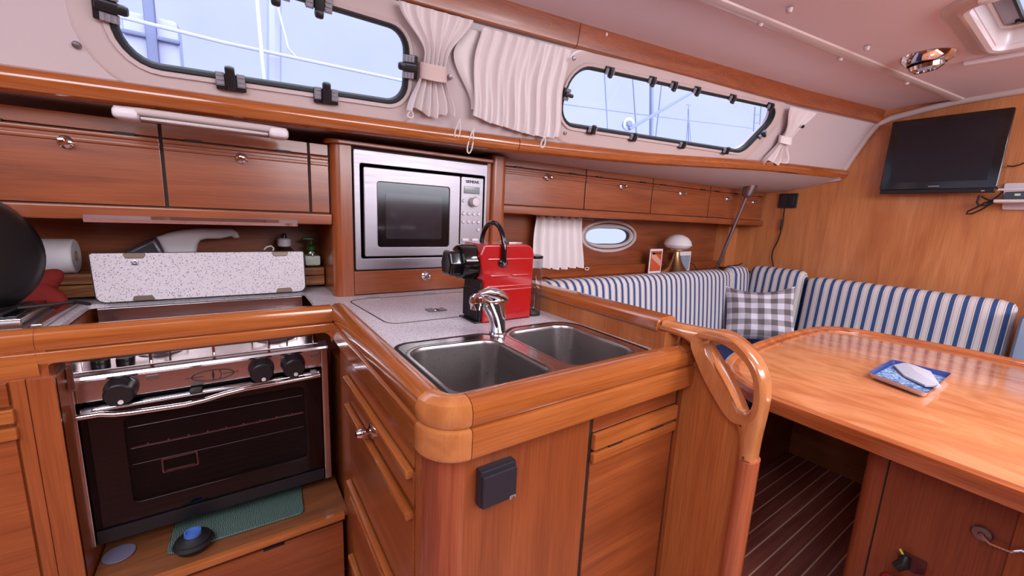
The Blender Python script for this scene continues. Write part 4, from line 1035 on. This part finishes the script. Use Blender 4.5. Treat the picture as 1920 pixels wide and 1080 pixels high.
# folded clear dish next to the tower
tag(obj('white_hook', B().tube([on(x_, y_, 1, 5.5) for x_, y_ in [(495, 468), (500, 463), (508, 461), (513, 465), (512, 470)]], .008, 6), cord_m), 'thin white wire loop showing above the stove lid', 'wire')

# ================================================================== SETTEES
ps = thing('port_settee', 'dark cherry bench base along the hull side under the striped backrest', 'settee', (6, 3.5, -3.97))
obj('base_front', B().box(3.08, 8.05, 2.66, 2.74, -3.97, -2.72, .006), wood('dark_cherry_front', 0, [(98, 48, 28), (126, 64, 38), (146, 80, 50)]), ps)  # front in a darker cherry than the bench body
obj('base_body', B().box(3.08, 8.05, 2.74, 5.3, -3.97, -2.76), wood_x, ps)
obj('edge_strip', B().box(3.08, 8.0, 2.58, 2.72, -2.76, -2.69, .012).box(3.08, 8.05, 2.63, 2.66, -2.86, -2.82, .004), rail_x, ps)
bs = thing('forward_settee', 'plywood-fronted bench base across the cabin below the bulkhead', 'settee', (9.2, 0, -3.97))
obj('base_front', B().box(8.06, 8.14, -4.5, 5.2, -3.97, -2.74, .006), wood('plywood_front', 1, [(142, 96, 58), (172, 122, 78), (190, 142, 94)], rough=.5, coat=0, scale=.6), bs)
obj('base_body', B().box(8.14, 10.38, -4.5, 5.3, -3.97, -2.78), wood_y, bs)
obj('edge_strip', B().box(8.0, 8.16, -4.5, 2.6, -2.78, -2.70, .012), rail_y, bs)
def cushion(name, label, x, y, z, mat, r=.10, bulge=.12, lean=None, cat='cushion', group=None, n=9, base=None):
    c = ((x[0]+x[1])/2, (y[0]+y[1])/2, (z[0]+z[1])/2); d = ((x[1]-x[0])/2, (y[1]-y[0])/2, (z[1]-z[0])/2)
    b = B().rbox(c, d, r, n, bulge)
    if lean is not None:
        for v in b.bm.verts:
            k = (v.co.z-z[0])/(z[1]-z[0]); v.co.x += lean[0]*k; v.co.y += lean[1]*k
    return tag(obj(name, b, mat, loc=(c[0], c[1], z[0])), label, cat, group)
cushion('seat_cushion', 'navy blue seat cushion on the bench along the hull side', (3.1, 7.98), (2.50, 4.30), (-2.685, -2.42), navy, .10, .05)
cushion('seat_cushion', 'navy blue seat cushion on the bench below the bulkhead', (8.0, 9.62), (-4.4, 4.30), (-2.695, -2.42), navy, .10, .05)
cushion('backrest_cushion', 'long blue and white striped backrest cushion beneath the oval porthole', (3.15, 8.92), (4.34, 4.72), (-2.42, -.93), stripe_x, .15, .10, (0, .16), n=14)
cushion('backrest_cushion', 'short striped backrest cushion wedged into the corner behind the checked pillow', (9.62, 10.0), (3.50, 4.62), (-2.42, -.86), stripe_y, .16, .14, (.14, 0))
cushion('backrest_cushion', 'small striped cushion squeezed at the end of the hull side backrest', (9.0, 9.72), (4.42, 4.74), (-2.42, -.88), stripe_x, .15, .12, (0, .12))
cushion('backrest_cushion', 'wide blue and white striped backrest cushion below the television', (9.58, 9.98), (.66, 3.46), (-2.42, -.95), stripe_y, .15, .10, (.14, 0), n=14)
cushion('backrest_cushion', 'pale blue cushion at the right edge beside the wide striped one', (9.3, 9.9), (-1.2, .60), (-2.42, -1.02), plain('pale_blue_fabric', (150, 170, 196), .9, bump=.3, bscale=250), .12, .1, (.1, 0))
for o in list(C.objects):
    if o.parent is None and o.name.split('.')[0] == 'seat_cushion': o['group'] = 'navy seat cushions'
    if o.parent is None and o.name.split('.')[0] == 'backrest_cushion': o['group'] = 'backrest cushions of the corner settee'
# pillow
pc = on(1423, 588, 0, 8.75)
Mp = Matrix.Translation(pc) @ rz(radians(-62)).to_4x4() @ Matrix.Rotation(radians(-20), 4, 'X') @ Matrix.Rotation(radians(-6), 4, 'Y')
b = B(); N_ = 26
def pil(u, v, s_):
    x, z = (u-.5)*2, (v-.5)*2
    e = (1-abs(x)**3)*(1-abs(z)**3)
    pin = 1-.10*(abs(x)*abs(z))**.5*0
    sag = .10*(1-abs(x)**2)*(1 if z > 0 else -.2)*abs(z)**3
    w = .02*sin(9*x+4*z)+.015*sin(13*z-5*x)
    xx = x*.62*(1-.07*(1-z*z)); zz = z*.58*(1-.07*(1-x*x))-sag
    return Mp @ Vector((xx, s_*(.20*max(0, e)**.55+.0)-(w*e), zz))
for s_ in (-1, 1):
    g = [[b.bm.verts.new(pil(i/N_, j/N_, s_)) for j in range(N_+1)] for i in range(N_+1)]
    lay = b.bm.loops.layers.uv.verify()
    for i in range(N_):
        for j in range(N_):
            ij = ((i, j), (i+1, j), (i+1, j+1), (i, j+1)); f = b.bm.faces.new([g[a_][c_] for a_, c_ in ij])
            for lp, (a_, c_) in zip(f.loops, ij): lp[lay].uv = (a_/N_*.95+.02, c_/N_*.92+.03)
bmesh.ops.remove_doubles(b.bm, verts=b.bm.verts[:], dist=.001)
tag(obj('checked_pillow', b, ging, loc=tuple(pc)), 'grey and white checked pillow propped in the corner of the settee', 'pillow')

# ================================================================== TABLE
TZ = -1.65
pxs = [(1913, 682), (1800, 658), (1677, 635), (1600, 621), (1540, 616), (1480, 628), (1420, 648), (1378, 667), (1362, 684), (1366, 700), (1392, 722), (1430, 745)]
tp = [tuple(on(x, y, 2, TZ)[:2]) for x, y in pxs]
tp = [(tp[0][0]+.05, -2.6)] + tp + [(4.08, -2.6)]
tp2 = [tp[0]] + chaikin(tp[1:-1], 2, False) + [tp[-1]]
tb = thing('saloon_table', 'large varnished wooden saloon table with rounded left end and raised rim', 'table', (6.2, 0, -3.97))
obj('tabletop', B().plate([tp2], MZ(TZ-.055), .09, .02, 3), table_m, tb)
P = [V(x, y, TZ) for x, y in tp2]; O = []
cen = V(6.4, 0, TZ)
for i in range(len(P)):
    a = P[max(0, i-1)]; c = P[min(len(P)-1, i+1)]; o = (c-a).normalized().cross(V(0, 0, 1))
    if o.dot(P[i]-cen) < 0: o = -o
    O.append(o)
obj('edge_rim', B().sweep(P, O, [V(0, 0, 1)]*len(P), [(-.13, -.005), (-.12, .012), (-.06, .02), (-.04, .045), (.0, .055), (.035, .035), (.045, -.02), (.03, -.10), (-.02, -.13), (-.13, -.13)]), wood('table_edge_wood', 1, [(160, 78, 40), (192, 108, 62), (210, 128, 78)], rough=.13, coat=.9), tb)
ex = 4.50; ey = on(1628, 835, 0, ex).y
pd = obj('pedestal', B().plate([rounded([(ex, -2.3), (ex, ey), (7.3, ey), (7.3, -2.3)], [0, .07, .05, 0], 6)], MZ((-3.97+TZ-.12)/2), TZ-.12+3.97), wood('pedestal_cherry', 2, [(112, 52, 30), (140, 68, 38), (158, 84, 50)], rough=.35, scale=.5), tb)
gr = B()
for px in (1672, ):
    y = on(px, 850, 0, ex).y; gr.box(ex-.004, ex+.003, y-.006, y+.006, -3.9, TZ-.14)
obj('panel_joint', gr, dark_m, pd)
y2 = on(1905, 985, 0, ex).y
obj('pedestal_door', B().box(ex-.02, ex+.01, -2.2, y2, -3.9, on(1905, 900, 0, ex).z, .01), wood_z, pd)
# hook on pedestal
c = on(1840, 1002, 0, ex-.03)
hk = thing('wire_hook', 'bright wire door hook with round ring on the table pedestal', 'hook', tuple(c))
obj('ring', B().lathe([(0, .0), (.045, 0), (.06, .01), (.05, .025), (.02, .03), (.015, .045), (0, .05)], (ex, c.y, c.z), (-1, 0, 0), 24), steel, hk)
e = on(1895, 1034, 0, ex-.05); e2 = on(1915, 1032, 0, ex-.05); e3 = on(1945, 1046, 0, ex-.04)
obj('wire', B().tube([V(ex-.035, c.y, c.z), V(ex-.05, c.y-.05, c.z-.03), e, e2, e3], .011, 8), chrome, hk)
c = on(1700, 1062, 0, ex-.08)
ck = thing('corkscrew', 'black and red corkscrew with a yellow tip clipped to the table pedestal', 'corkscrew', (ex, c.y, c.z))
obj('bracket', B().box(ex-.03, ex, c.y-.10, c.y+.05, c.z-.06, c.z+.08, .01), plain('rosewood_brown', (84, 36, 34), .4), ck)
obj('grip', B().tube([V(ex-.05, c.y+.02, c.z+.07), V(ex-.07, c.y+.02, c.z+.0), V(ex-.10, c.y+.06, c.z-.05)], [.03, .045, .035], 12), black_pl, ck)
obj('ring', B().lathe([(.018, 0), (.036, 0), (.04, .03), (.018, .03), (.018, 0)], (ex-.06, c.y-.085, c.z-.05), (-1, 0, .1), 20), plain('wine_red_plastic', (110, 42, 50), .35), ck)
obj('yellow_tip', B().tube([V(ex-.05, c.y+.065, c.z+.10), V(ex-.055, c.y+.045, c.z+.075), V(ex-.06, c.y+.035, c.z+.05)], .010, 8), plain('yellow_plastic', (205, 215, 90), .4), ck)
obj('red_bag', B().rbox((ex-.05, c.y+.03, c.z-.23), (.045, .11, .06), .04, 6), red_cl, ck)

# tray with napkin
q = [on(x, y, 2, -1.60) for x, y in [(1672, 676), (1784, 702), (1738, 741), (1627, 700)]]
cT = sum(q, Vector())/4
tr = thing('snack_tray', 'small rectangular blue and white printed tray on the saloon table', 'tray', (cT.x, cT.y, -1.648))
qi = rounded([(p.x, p.y) for p in q], .03, 3)
def scl(pts, k): return [(cT.x+(x-cT.x)*k, cT.y+(y-cT.y)*k) for x, y in pts]
PO = [V(x, y, -1.585) for x, y in qi]; PB = [V(x, y, -1.645) for x, y in scl(qi, .90)]
b = B(); n = len(PO)
va = [b.bm.verts.new(p) for p in PO]; vb = [b.bm.verts.new(p) for p in PB]
for i in range(n): b.bm.faces.new((va[i], va[(i+1) % n], vb[(i+1) % n], vb[i]))
b.bm.faces.new(vb)
obj('outer_shell', b, white_gl, tr)
b = B(); va = [b.bm.verts.new(V(x, y, -1.584)) for x, y in qi]; vc_ = [b.bm.verts.new(V(x, y, -1.584)) for x, y in scl(qi, .985)]; vb = [b.bm.verts.new(V(x, y, -1.636)) for x, y in scl(qi, .89)]
for i in range(n):
    b.bm.faces.new((va[i], va[(i+1) % n], vc_[(i+1) % n], vc_[i])); b.bm.faces.new((vc_[i], vc_[(i+1) % n], vb[(i+1) % n], vb[i]))
obj('inner_wall', b, plain('royal_blue_glaze', (34, 62, 128), .25, coat=.4), tr)
obj('printed_base', B().poly([V(x, y, -1.635) for x, y in scl(qi, .89)]), tray_m, tr)
def npt(x, y, z): return on(x, y, 2, z)
nb = B()
pts = [npt(1676, 684, -1.60), npt(1700, 679, -1.59), npt(1745, 696, -1.59), npt(1765, 724, -1.585), npt(1735, 722, -1.60), npt(1696, 704, -1.605), npt(1715, 694, -1.555), npt(1745, 712, -1.57)]
idx = [(0, 1, 6), (1, 2, 6), (2, 7, 6), (2, 3, 7), (3, 4, 7), (4, 5, 6), (4, 6, 7), (5, 0, 6)]
vt = [nb.bm.verts.new(p) for p in pts]; vb = [nb.bm.verts.new(p-V(0, 0, .02)) for p in pts[:6]]
for f in idx: nb.bm.faces.new([vt[i] for i in f])
for i in range(6): nb.bm.faces.new((vt[i], vb[i], vb[(i+1) % 6], vt[(i+1) % 6]))
nb.bm.faces.new(vb[::-1])
tag(obj('folded_napkin', nb, napkin_m, smooth=15), 'folded grey paper napkin lying on the blue tray', 'napkin')

# ================================================================== BULKHEAD THINGS
tvx = 10.12
TL, TR, BL, BR = [on(x, y, 0, tvx) for x, y in [(1675, 227), (1906, 203), (1649, 361), (1866, 365)]]
ya, yb = (TL.y+BL.y)/2, (TR.y+BR.y)/2; zt, zb = (TL.z+TR.z)/2, (BL.z+BR.z)/2
tv = thing('television', 'flat black television mounted on the wooden bulkhead', 'television', (tvx, (ya+yb)/2, zb))
obj('cabinet', B().box(tvx+.01, tvx+.20, yb+.04, ya-.04, zb+.06, zt-.04, .03), black_pl, tv)
obj('bezel', B().plate([rounded([(yb, zb+.07), (ya, zb+.07), (ya, zt), (yb, zt)], .03, 4)], MX(tvx), .07, .012), black_gl, tv)
obj('speaker_bar', B().plate([rounded([(yb+.01, zb), (ya-.01, zb), (ya-.01, zb+.075), (yb+.01, zb+.075)], .015, 3)], MX(tvx+.01), .09, .012), black_pl, tv)
obj('screen', B().box(tvx-.040, tvx-.03, yb+.12, ya-.12, zb+.20, zt-.10), plain('tv_screen', (26, 22, 30), .22), tv)
obj('maker_badge', B().box(tvx-.042, tvx-.034, (ya+yb)/2-.07, (ya+yb)/2+.07, zb+.112, zb+.128, .003), grey_pl, tv)
obj('wall_bracket', B().box(tvx+.18, 10.40, (ya+yb)/2-.2, (ya+yb)/2+.2, zb+.5, zt-.4, .01), black_pl, tv)
obj('power_light', B().rbox((tvx-.038, yb+.14, zb+.03), (.005, .02, .006), .004, 2), white_pl, tv)

a, c = on(1462, 363, 0, 10.36), on(1492, 390, 0, 10.36)
so = thing('bulkhead_socket', 'black double socket high in the left corner of the wooden bulkhead', 'socket', (10.36, (a.y+c.y)/2, c.z))
obj('plate', B().box(10.35, 10.41, c.y, a.y, c.z, a.z, .012), switch_m, so)
for k in (.3, .7): obj('switch_rocker', B().box(10.33, 10.37, c.y+(a.y-c.y)*k-.06, c.y+(a.y-c.y)*k+.06, c.z+.06, a.z-.05, .01), switch_m, so)
cb = [on(x, y, 0, 10.34) for x, y in [(1471, 390), (1469, 405), (1467, 420), (1463, 438), (1458, 452), (1449, 470), (1447, 482), (1450, 500)]]
t = thing('socket_cable', 'thin black cable hanging from the corner socket down to the cushions', 'cable', tuple(cb[-1]))
obj('cable', B().tube(chaikin3 if False else cb, .014, 6), cable_m, t); obj('inline_switch', B().tube([on(1468, 411, 0, 10.33), on(1464, 431, 0, 10.33)], [.03, .03], 8), black_pl, t)

# small shelf unit right of tv
p = lambda x, y, X=10.2: on(x, y, 0, X)
sh = thing('wire_shelf', 'small white wire shelf on the bulkhead right of the television', 'shelf', tuple(p(1890, 385)))
a = p(1866, 378); yR = a.y-1.1
obj('shelf_rod', B().tube([V(10.05, a.y, a.z), V(10.05, yR, a.z)], .026, 8), white_pl, sh)
a2 = p(1874, 357)
obj('shelf_rod', B().tube([V(10.05, a2.y, a2.z), V(10.05, yR, a2.z)], .018, 8), white_pl, sh)
obj('back_plate', B().plate([rounded([(yR, p(1880, 392).z), (p(1876, 390).y, p(1880, 392).z), (p(1880, 345).y, p(1885, 342).z), (yR, p(1885, 342).z)], .03, 3)], MX(10.38), .03), white_pl, sh)
obj('shelf_base', B().box(10.05, 10.38, yR, a.y, a.z-.02, a.z+.005), white_pl, sh)
rt = thing('wifi_router', 'flat dark grey router box held in the white wire shelf', 'router', (10.2, a.y-.3, a.z+.01))
obj('case', B().rbox((10.22, a.y-.52, a.z+.085), (.10, .44, .07), .03, 4), plain('slate_plastic', (70, 78, 86), .4), rt)
for k in range(3): obj('indicator', B().rbox((10.115, a.y-.22-.14*k, a.z+.10-.01*(k % 2)), (.006, .03, .018), .005, 2), label_m, rt)
lp = [p(x, y, 10.1) for x, y in [(1868, 352), (1880, 360), (1862, 375), (1845, 381), (1833, 388), (1815, 396), (1812, 401), (1822, 401), (1840, 393), (1862, 380), (1868, 377)]]
c1 = obj('tangled_cable', B().tube(lp, .014, 6), cable_m); tag(c1, 'black cable looping below the lower right corner of the television', 'cable')
lp = [p(x, y, 10.08) for x, y in [(1836, 366), (1832, 380), (1836, 386), (1848, 385), (1860, 378), (1868, 374)]]
tag(obj('looped_cable', B().tube(lp, .015, 6).tube([p(x, y, 10.1) for x, y in [(1840, 368), (1850, 374), (1862, 377)]], .013, 6), cable_m), 'short black cord hanging just under the television between screen and shelf', 'cable')
lp = [p(x, y, 10.33) for x, y in [(1888, 311), (1900, 312), (1912, 309), (1925, 303)]]
tag(obj('wall_cable', B().tube(lp, .010, 6), cable_m), 'thin black cable running to the right on the bulkhead beside the television', 'cable')

# spotlight under the deck
p = on(1737, 112, 2, 2.26)
sl = thing('ceiling_spotlight', 'chrome swivelling spotlight under the headliner near the deck hatch', 'lamp', (p.x, p.y, 2.28))
obj('base', B().lathe([(0, .03), (.27, .03), (.275, .01), (.25, -.04), (.20, -.085), (.18, -.09)], (p.x, p.y, 2.29), (0, 0, 1), 36), chrome, sl)
obj('lamp_head', B().lathe([(.18, -.07), (.17, -.12), (.12, -.15), (.10, -.145), (.09, -.12), (0, -.12)], (p.x, p.y, 2.27), (-.15, .1, 1), 32), chrome, sl)
obj('switch_button', B().lathe([(0, -.01), (.045, -.01), (.045, .03), (0, .03)], (p.x+.05, p.y-.20, 2.245), (.1, .35, 1), 16), black_pl, sl)

# mast-support rod
a = on(1412, 338, 1, 4.42); b1 = on(1398, 371, 1, 4.52); c = on(1338, 517, 1, 5.05)
dr_ = (c-a).normalized(); a0 = a-dr_*.10
rd = thing('chainplate_rod', 'slanting steel tie rod with thick upper fitting in front of the saloon lockers', 'rod', tuple(c))
obj('rod', B().tube([a, a+dr_*((c-a).length+.12)], .035, 12), steel, rd)
obj('upper_fitting', B().tube([a0, a0+dr_*.38, a0+dr_*.46], [.125, .115, .05], 20), steel, rd)

# lamp, cards on side shelf
lx = on(1267, 490, 1, 5.15).x
la = thing('mushroom_lamp', 'small table lamp with white glass dome and flared brass foot on the side shelf', 'lamp', (lx, 5.15, -1.04))
obj('foot', B().lathe([(0, 0), (.30, 0), (.30, .01), (.20, .12), (.11, .27), (.065, .42), (.055, .50), (0, .50)], (lx, 5.15, -1.04), (0, 0, 1), 40), brass, la)
obj('collar', B().lathe([(0, .47), (.13, .475), (.16, .49), (.16, .515), (0, .515)], (lx, 5.15, -1.04), (0, 0, 1), 32), brass, la)
zs = on(1267, 478, 1, 5.15).z
obj('glass_shade', B().lathe([(0, .0), (.16, .0), (.25, .035), (.285, .09), (.26, .17), (.19, .25), (.10, .295), (0, .31)], (lx, 5.15, -.525), (0, 0, 1), 40), white_gl, la)
def card(name, label, x0, x1, yt, Y, mats):
    a = on(x0, yt, 1, Y); c = on(x1, yt+2, 1, Y); t = thing(name, label, 'postcard', ((a.x+c.x)/2, Y, -1.04))
    obj('card', B().box(a.x, c.x, Y, Y+.012, -1.04, a.z), paper_m, t)
    return t, a.x, c.x, a.z
t, x0, x1, zt_ = card('travel_postcard', 'orange postcard with white border leaning left of the mushroom lamp', 1220, 1243, 467, 5.32, None)
obj('picture', B().box(x0+.03, x1-.03, 5.312, 5.32, -1.0, zt_-.04), plain('orange_print', (206, 84, 50), .5), t)
obj('drawn_shape', B().prism([(x0+.04, 5.311, -.62), (x0+.10, 5.311, -.60), (x1-.05, 5.311, -.78), (x1-.05, 5.311, -.90), (x0+.04, 5.311, -.72)], (0, -.002, 0)), plain('pink_print', (222, 160, 140), .5), t)
obj('title', B().box(x0+.06, x1-.06, 5.309, 5.312, zt_-.11, zt_-.07), plain('ochre_print', (120, 70, 30), .5), t)
t, x0, x1, zt_ = card('sea_postcard', 'blue sea-patterned postcard with white border leaning right of the mushroom lamp', 1266, 1296, 472, 5.40, None)
obj('picture', B().box(x0+.03, x1-.04, 5.392, 5.40, -1.02, zt_-.09), sea_m, t)
tag(obj('lamp_cable', B().tube([on(x, y, 1, 5.35) for x, y in [(1295, 494), (1301, 496), (1308, 510), (1316, 515), (1336, 516)]], .010, 6), cable_m), 'thin dark cable running from the mushroom lamp along the side shelf', 'cable')
tag(obj('shelf_cable', B().tube([on(x, y, 1, 5.1) for x, y in [(1360, 508), (1365, 499), (1385, 497), (1394, 492), (1397, 488), (1396, 500)]], .012, 6), cable_m), 'dark cable curling above the corner cushions at the bulkhead', 'cable')
tag(obj('charging_cable', B().tube([on(x, y, 1, 5.0) for x, y in [(1016, 521), (1024, 520), (1032, 524), (1030, 530), (1020, 532)]], .012, 6), cable_m), 'short black cable on the side shelf beside the lower curtain', 'cable')

# ================================================================== CURTAINS
def cloth(f, nu, nv, th=.012):
    b = B().grid(f, nu, nv); return b
def lerp(a, b, k): return a+(b-a)*k
def interp(t, tab):
    for (a, va), (b, vb) in zip(tab, tab[1:]):
        if t <= b: k = (t-a)/(b-a); k = k*k*(3-2*k); return [p+(q-p)*k for p, q in zip(va, vb)]
    return list(tab[-1][1])
def tied(u, v):
    l, r, amp = interp(v, [(0, (1.36, 2.10, .035)), (.42, (1.655, 1.90, .03)), (.54, (1.655, 1.895, .03)), (1, (1.56, 2.07, .05))])
    return CS(lerp(l, r, u), lerp(1.0, .15+.03*sin(u*9), v), .10+amp*sin(u*2*pi*5.5+.6*sin(v*5)))
ct = thing('tied_curtain', 'ivory curtain gathered with a tieback between the two long windows', 'curtain', tuple(CS(1.8, .15, .1)))
obj('cloth', cloth(tied, 90, 30), curtain_m, ct)
bnd = [CS(1.775+.14*cos(a), .52, .10+.085*sin(a)) for a in [2*pi*k/24 for k in range(24)]]
obj('tieback', B().strip([p for p in bnd], [V(0, 0, 0)]*24, [V(0, 0, 1)]*24, [(0, -.075), (0, .075)], closed=True), plain('tieback_cotton', (214, 190, 184), .9, bump=.2), ct)
obj('stud', B().lathe([(0, .02), (.025, .015), (.028, 0)], CS(1.98, .50, .03), CN(1.98, .5), 14), steel, ct)
def lace(x, t, L, side=1): return [CS(x+side*.03*sin(k/10*2*pi)*(1 if k < 5 else 1), t-L*sin(k/10*pi), .10) for k in range(11)]
obj('cord_loop', B().tube(lace(1.60, .16, .07), .008, 6), cord_m, ct); obj('cord_loop', B().tube(lace(2.14, .15, .20), .008, 6), cord_m, ct)
def wide(u, v):
    l, r, amp = interp(v, [(0, (2.20, 3.34, .030)), (.3, (2.17, 3.36, .035)), (1, (2.28, 3.50, .045))])
    bot = .12+.035*sin(u*4.5+1.2)-(.0 if u > .18 else -.05*(1-u/.18))
    return CS(lerp(l, r, u), lerp(.97, bot, v), .10+amp*(.75*sin(u*2*pi*8+.6*sin(v*4+u*3))+.4*sin(u*4*pi*8.3+1+.8*sin(v*3)))+.012*sin(u*31))
cw = thing('open_curtain', 'wide ivory pleated curtain hanging left of the forward long window', 'curtain', tuple(CS(2.9, .12, .1)))
obj('cloth', cloth(wide, 120, 30), curtain_m, cw)
def flap(u, v):
    l = interp(v, [(0, (2.06, 2.3)), (.3, (1.97, 2.3)), (1, (2.27, 2.42))]); return CS(lerp(l[0], l[1], u), lerp(.93, .25, v), .045+.03*sin(u*5))
obj('folded_edge', cloth(flap, 14, 16), curtain_m, cw)
obj('cord_loop', B().tube(lace(2.32, .08, .26), .009, 6), cord_m, cw); obj('cord_loop', B().tube(lace(3.28, .10, .13), .012, 6), cord_m, cw)
for t_ in (.90, .16): obj('stud', B().lathe([(0, .02), (.022, .015), (.026, 0)], CS(3.36+(.17 if t_ < .5 else 0), t_, .14), CN(3.4, .5), 12), steel, cw)
def small(u, v):
    l, r, amp = interp(v, [(0, (7.62, 8.32, .05)), (.45, (7.86, 8.12, .04)), (.62, (7.86, 8.08, .04)), (1, (7.72, 8.42, .07))])
    return CS(lerp(l, r, u), lerp(.97, .0+.10*u+.05*sin(u*7), v), .09+amp*sin(u*2*pi*3.5+1.5*v))
cs_ = thing('bunched_curtain', 'small bunched white curtain at the right end of the forward long window', 'curtain', tuple(CS(8.1, .05, .1)))
obj('cloth', cloth(small, 60, 28), curtain_m, cs_)
obj('tieback', B().strip([CS(7.98+.15*cos(a), .46, .09+.08*sin(a)) for a in [2*pi*k/20 for k in range(20)]], [V(0, 0, 0)]*20, [V(0, 0, 1)]*20, [(0, -.06), (0, .06)], closed=True), curtain_m, cs_)
obj('stud', B().lathe([(0, .02), (.026, .015), (.03, 0)], CS(8.12, .72, .15), CN(8.1, .7), 12), rubber, cs_)
def pc_(u, v):
    l = lerp(on(1008, 405, 1, 5.4).x, on(999, 500, 1, 5.4).x-.02, v); r = lerp(on(1093, 412, 1, 5.4).x, on(1094, 503, 1, 5.4).x, v)
    return V(lerp(l, r, u), 5.42+(.035+.02*v)*sin(u*2*pi*6+.6*sin(v*5)), lerp(.03, -.86-.03*u+.015*sin(u*9), v))
cp_ = thing('porthole_curtain', 'short ivory curtain hanging left of the oval porthole below the lockers', 'curtain', (4.8, 5.42, -.88))
obj('cloth', cloth(pc_, 90, 20), curtain_m, cp_)
e = on(1097, 502, 1, 5.4); obj('cord_loop', B().tube([e+V(.0+.05*(1-cos(a)), 0, .025*sin(a)-.02) for a in [2*pi*k/12 for k in range(12)]], .008, 6, closed=True), cord_m, cp_)
obj('curtain_rail', B().tube([V(4.2, 5.44, .01), V(5.5, 5.44, .01)], .012, 6), steel, cp_)
# stud left of first window
p_ = CS(-.95, .35, .0)
tag(obj('lining_stud', B().lathe([(0, .03), (.02, .025), (.028, .0)], CS(-.86, .22, .0), CN(-.9, .2), 12), steel), 'small metal stud in the pale lining left of the first window', 'stud')

# ================================================================== OUTSIDE
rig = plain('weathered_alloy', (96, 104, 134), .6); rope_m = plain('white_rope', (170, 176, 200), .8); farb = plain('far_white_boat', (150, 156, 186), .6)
def ln(pts, Y, r, name, mat, label, cat, grp=None):
    o = obj(name, B().tube([on(x, y, 1, Y) for x, y in pts], r, 8), mat); return tag(o, label, cat, grp)
ln([(160, 15), (300, 50), (420, 80), (560, 110), (820, 165)], 9, .03, 'guard_wire', rope_m, 'white guard wire crossing the left window outside', 'wire')
ln([(480, -20), (487, 60), (493, 130), (498, 170)], 8.6, .035, 'halyard', rope_m, 'flecked rope hanging outside the left window beside the mast', 'rope')
ln([(514, -40), (514, 190)], 9.4, .12, 'near_mast', farb, 'pale mast standing outside the left window', 'mast')
ln([(520, 10), (540, 90), (560, 112)], 9.2, .02, 'hanging_line', rope_m, 'thin line tied to the guard wire right of the pale mast', 'rope')
nb_ = thing('neighbour_boat', 'white motor boat moored outside, seen low through the left window', 'boat', tuple(on(270, 130, 1, 10)))
c = on(300, 90, 1, 10)
obj('outboard_motor', B().box(c.x-.45, c.x+.30, 9.8, 10.4, c.z-.9, c.z+.45, .08), farb, nb_)
obj('motor_clamp', B().box(c.x-.15, c.x+.0, 9.7, 9.9, c.z-.5, c.z+.75, .03).box(c.x-.45, c.x+.30, 9.72, 9.82, c.z+.05, c.z+.12, .02), rig, nb_)
obj('hull_side', B().box(c.x-4, c.x+1.9, 10.4, 12, c.z-1.5, c.z-.30, .15), farb, nb_)
obj('hull_stripe', B().box(c.x-4, c.x+1.0, 10.3, 10.42, c.z-.28, c.z-.16, .02), rig, nb_)
Y = 22
ln([(1040, 193), (1180, 212), (1430, 243)], Y, .035, 'far_guard_rail', rig, 'thin rail line running across the forward window outside', 'wire')
ln([(1222, 120), (1221, 300)], Y, .16, 'far_mast', rig, 'thick grey mast in the middle of the forward window', 'mast')
ln([(1132, 110), (1142, 290)], Y, .04, 'far_stay', rig, 'leftmost thin stay seen through the forward window', 'stay', 'thin stays outside the forward window')
ln([(1184, 110), (1196, 290)], Y, .05, 'far_stay', rig, 'thin stay just left of the thick mast in the forward window', 'stay', 'thin stays outside the forward window')
ln([(1246, 110), (1226, 290)], Y, .05, 'far_stay', rig, 'thin stay just right of the thick mast in the forward window', 'stay', 'thin stays outside the forward window')
ln([(1180, 242), (1300, 172)], Y-1, .12, 'spinnaker_pole', rig, 'slanting grey pole crossing the forward window', 'pole')
t = thing('distant_mast', 'slim distant mast with wind vane right of the slanting pole', 'mast', tuple(on(1291, 270, 1, Y)))
obj('mast_tube', B().tube([on(1291, 205, 1, Y), on(1291, 290, 1, Y)], .06, 8), rig, t)
obj('shroud', B().tube([on(1291, 210, 1, Y), on(1285, 290, 1, Y)], .03, 6), rig, t); obj('shroud', B().tube([on(1291, 210, 1, Y), on(1297, 290, 1, Y)], .03, 6), rig, t)
obj('wind_vane', B().tube([on(1287, 196, 1, Y), on(1295, 197, 1, Y)], .03, 6).tube([on(1291, 196, 1, Y), on(1291, 206, 1, Y)], .03, 6), rig, t)
t = thing('boarding_ladder', 'pale ladder of a distant boat at the right end of the forward window', 'ladder', tuple(on(1418, 260, 1, Y)))
for x in (1412, 1423): obj('ladder_side', B().tube([on(x+4, 200, 1, Y), on(x, 262, 1, Y)], .06, 8), rig, t)
for y in (215, 230, 245): obj('rung', B().tube([on(1414, y, 1, Y), on(1425, y, 1, Y)], .05, 6), rig, t)
c = on(1178, 233, 1, Y-.6)
w = thing('anchor_windlass', 'rounded pale drum at the foot of the slanting pole in the forward window', 'drum', tuple(c))
obj('drum', B().lathe([(0, -.15), (.42, -.15), (.45, -.12), (.45, .12), (.42, .15), (0, .15)], tuple(c), (.5, 1, 0), 28), farb, w)
obj('hub', B().lathe([(0, .3), (.2, .3), (.2, -.3), (0, -.3)], tuple(c), (.5, 1, 0), 20), rig, w)
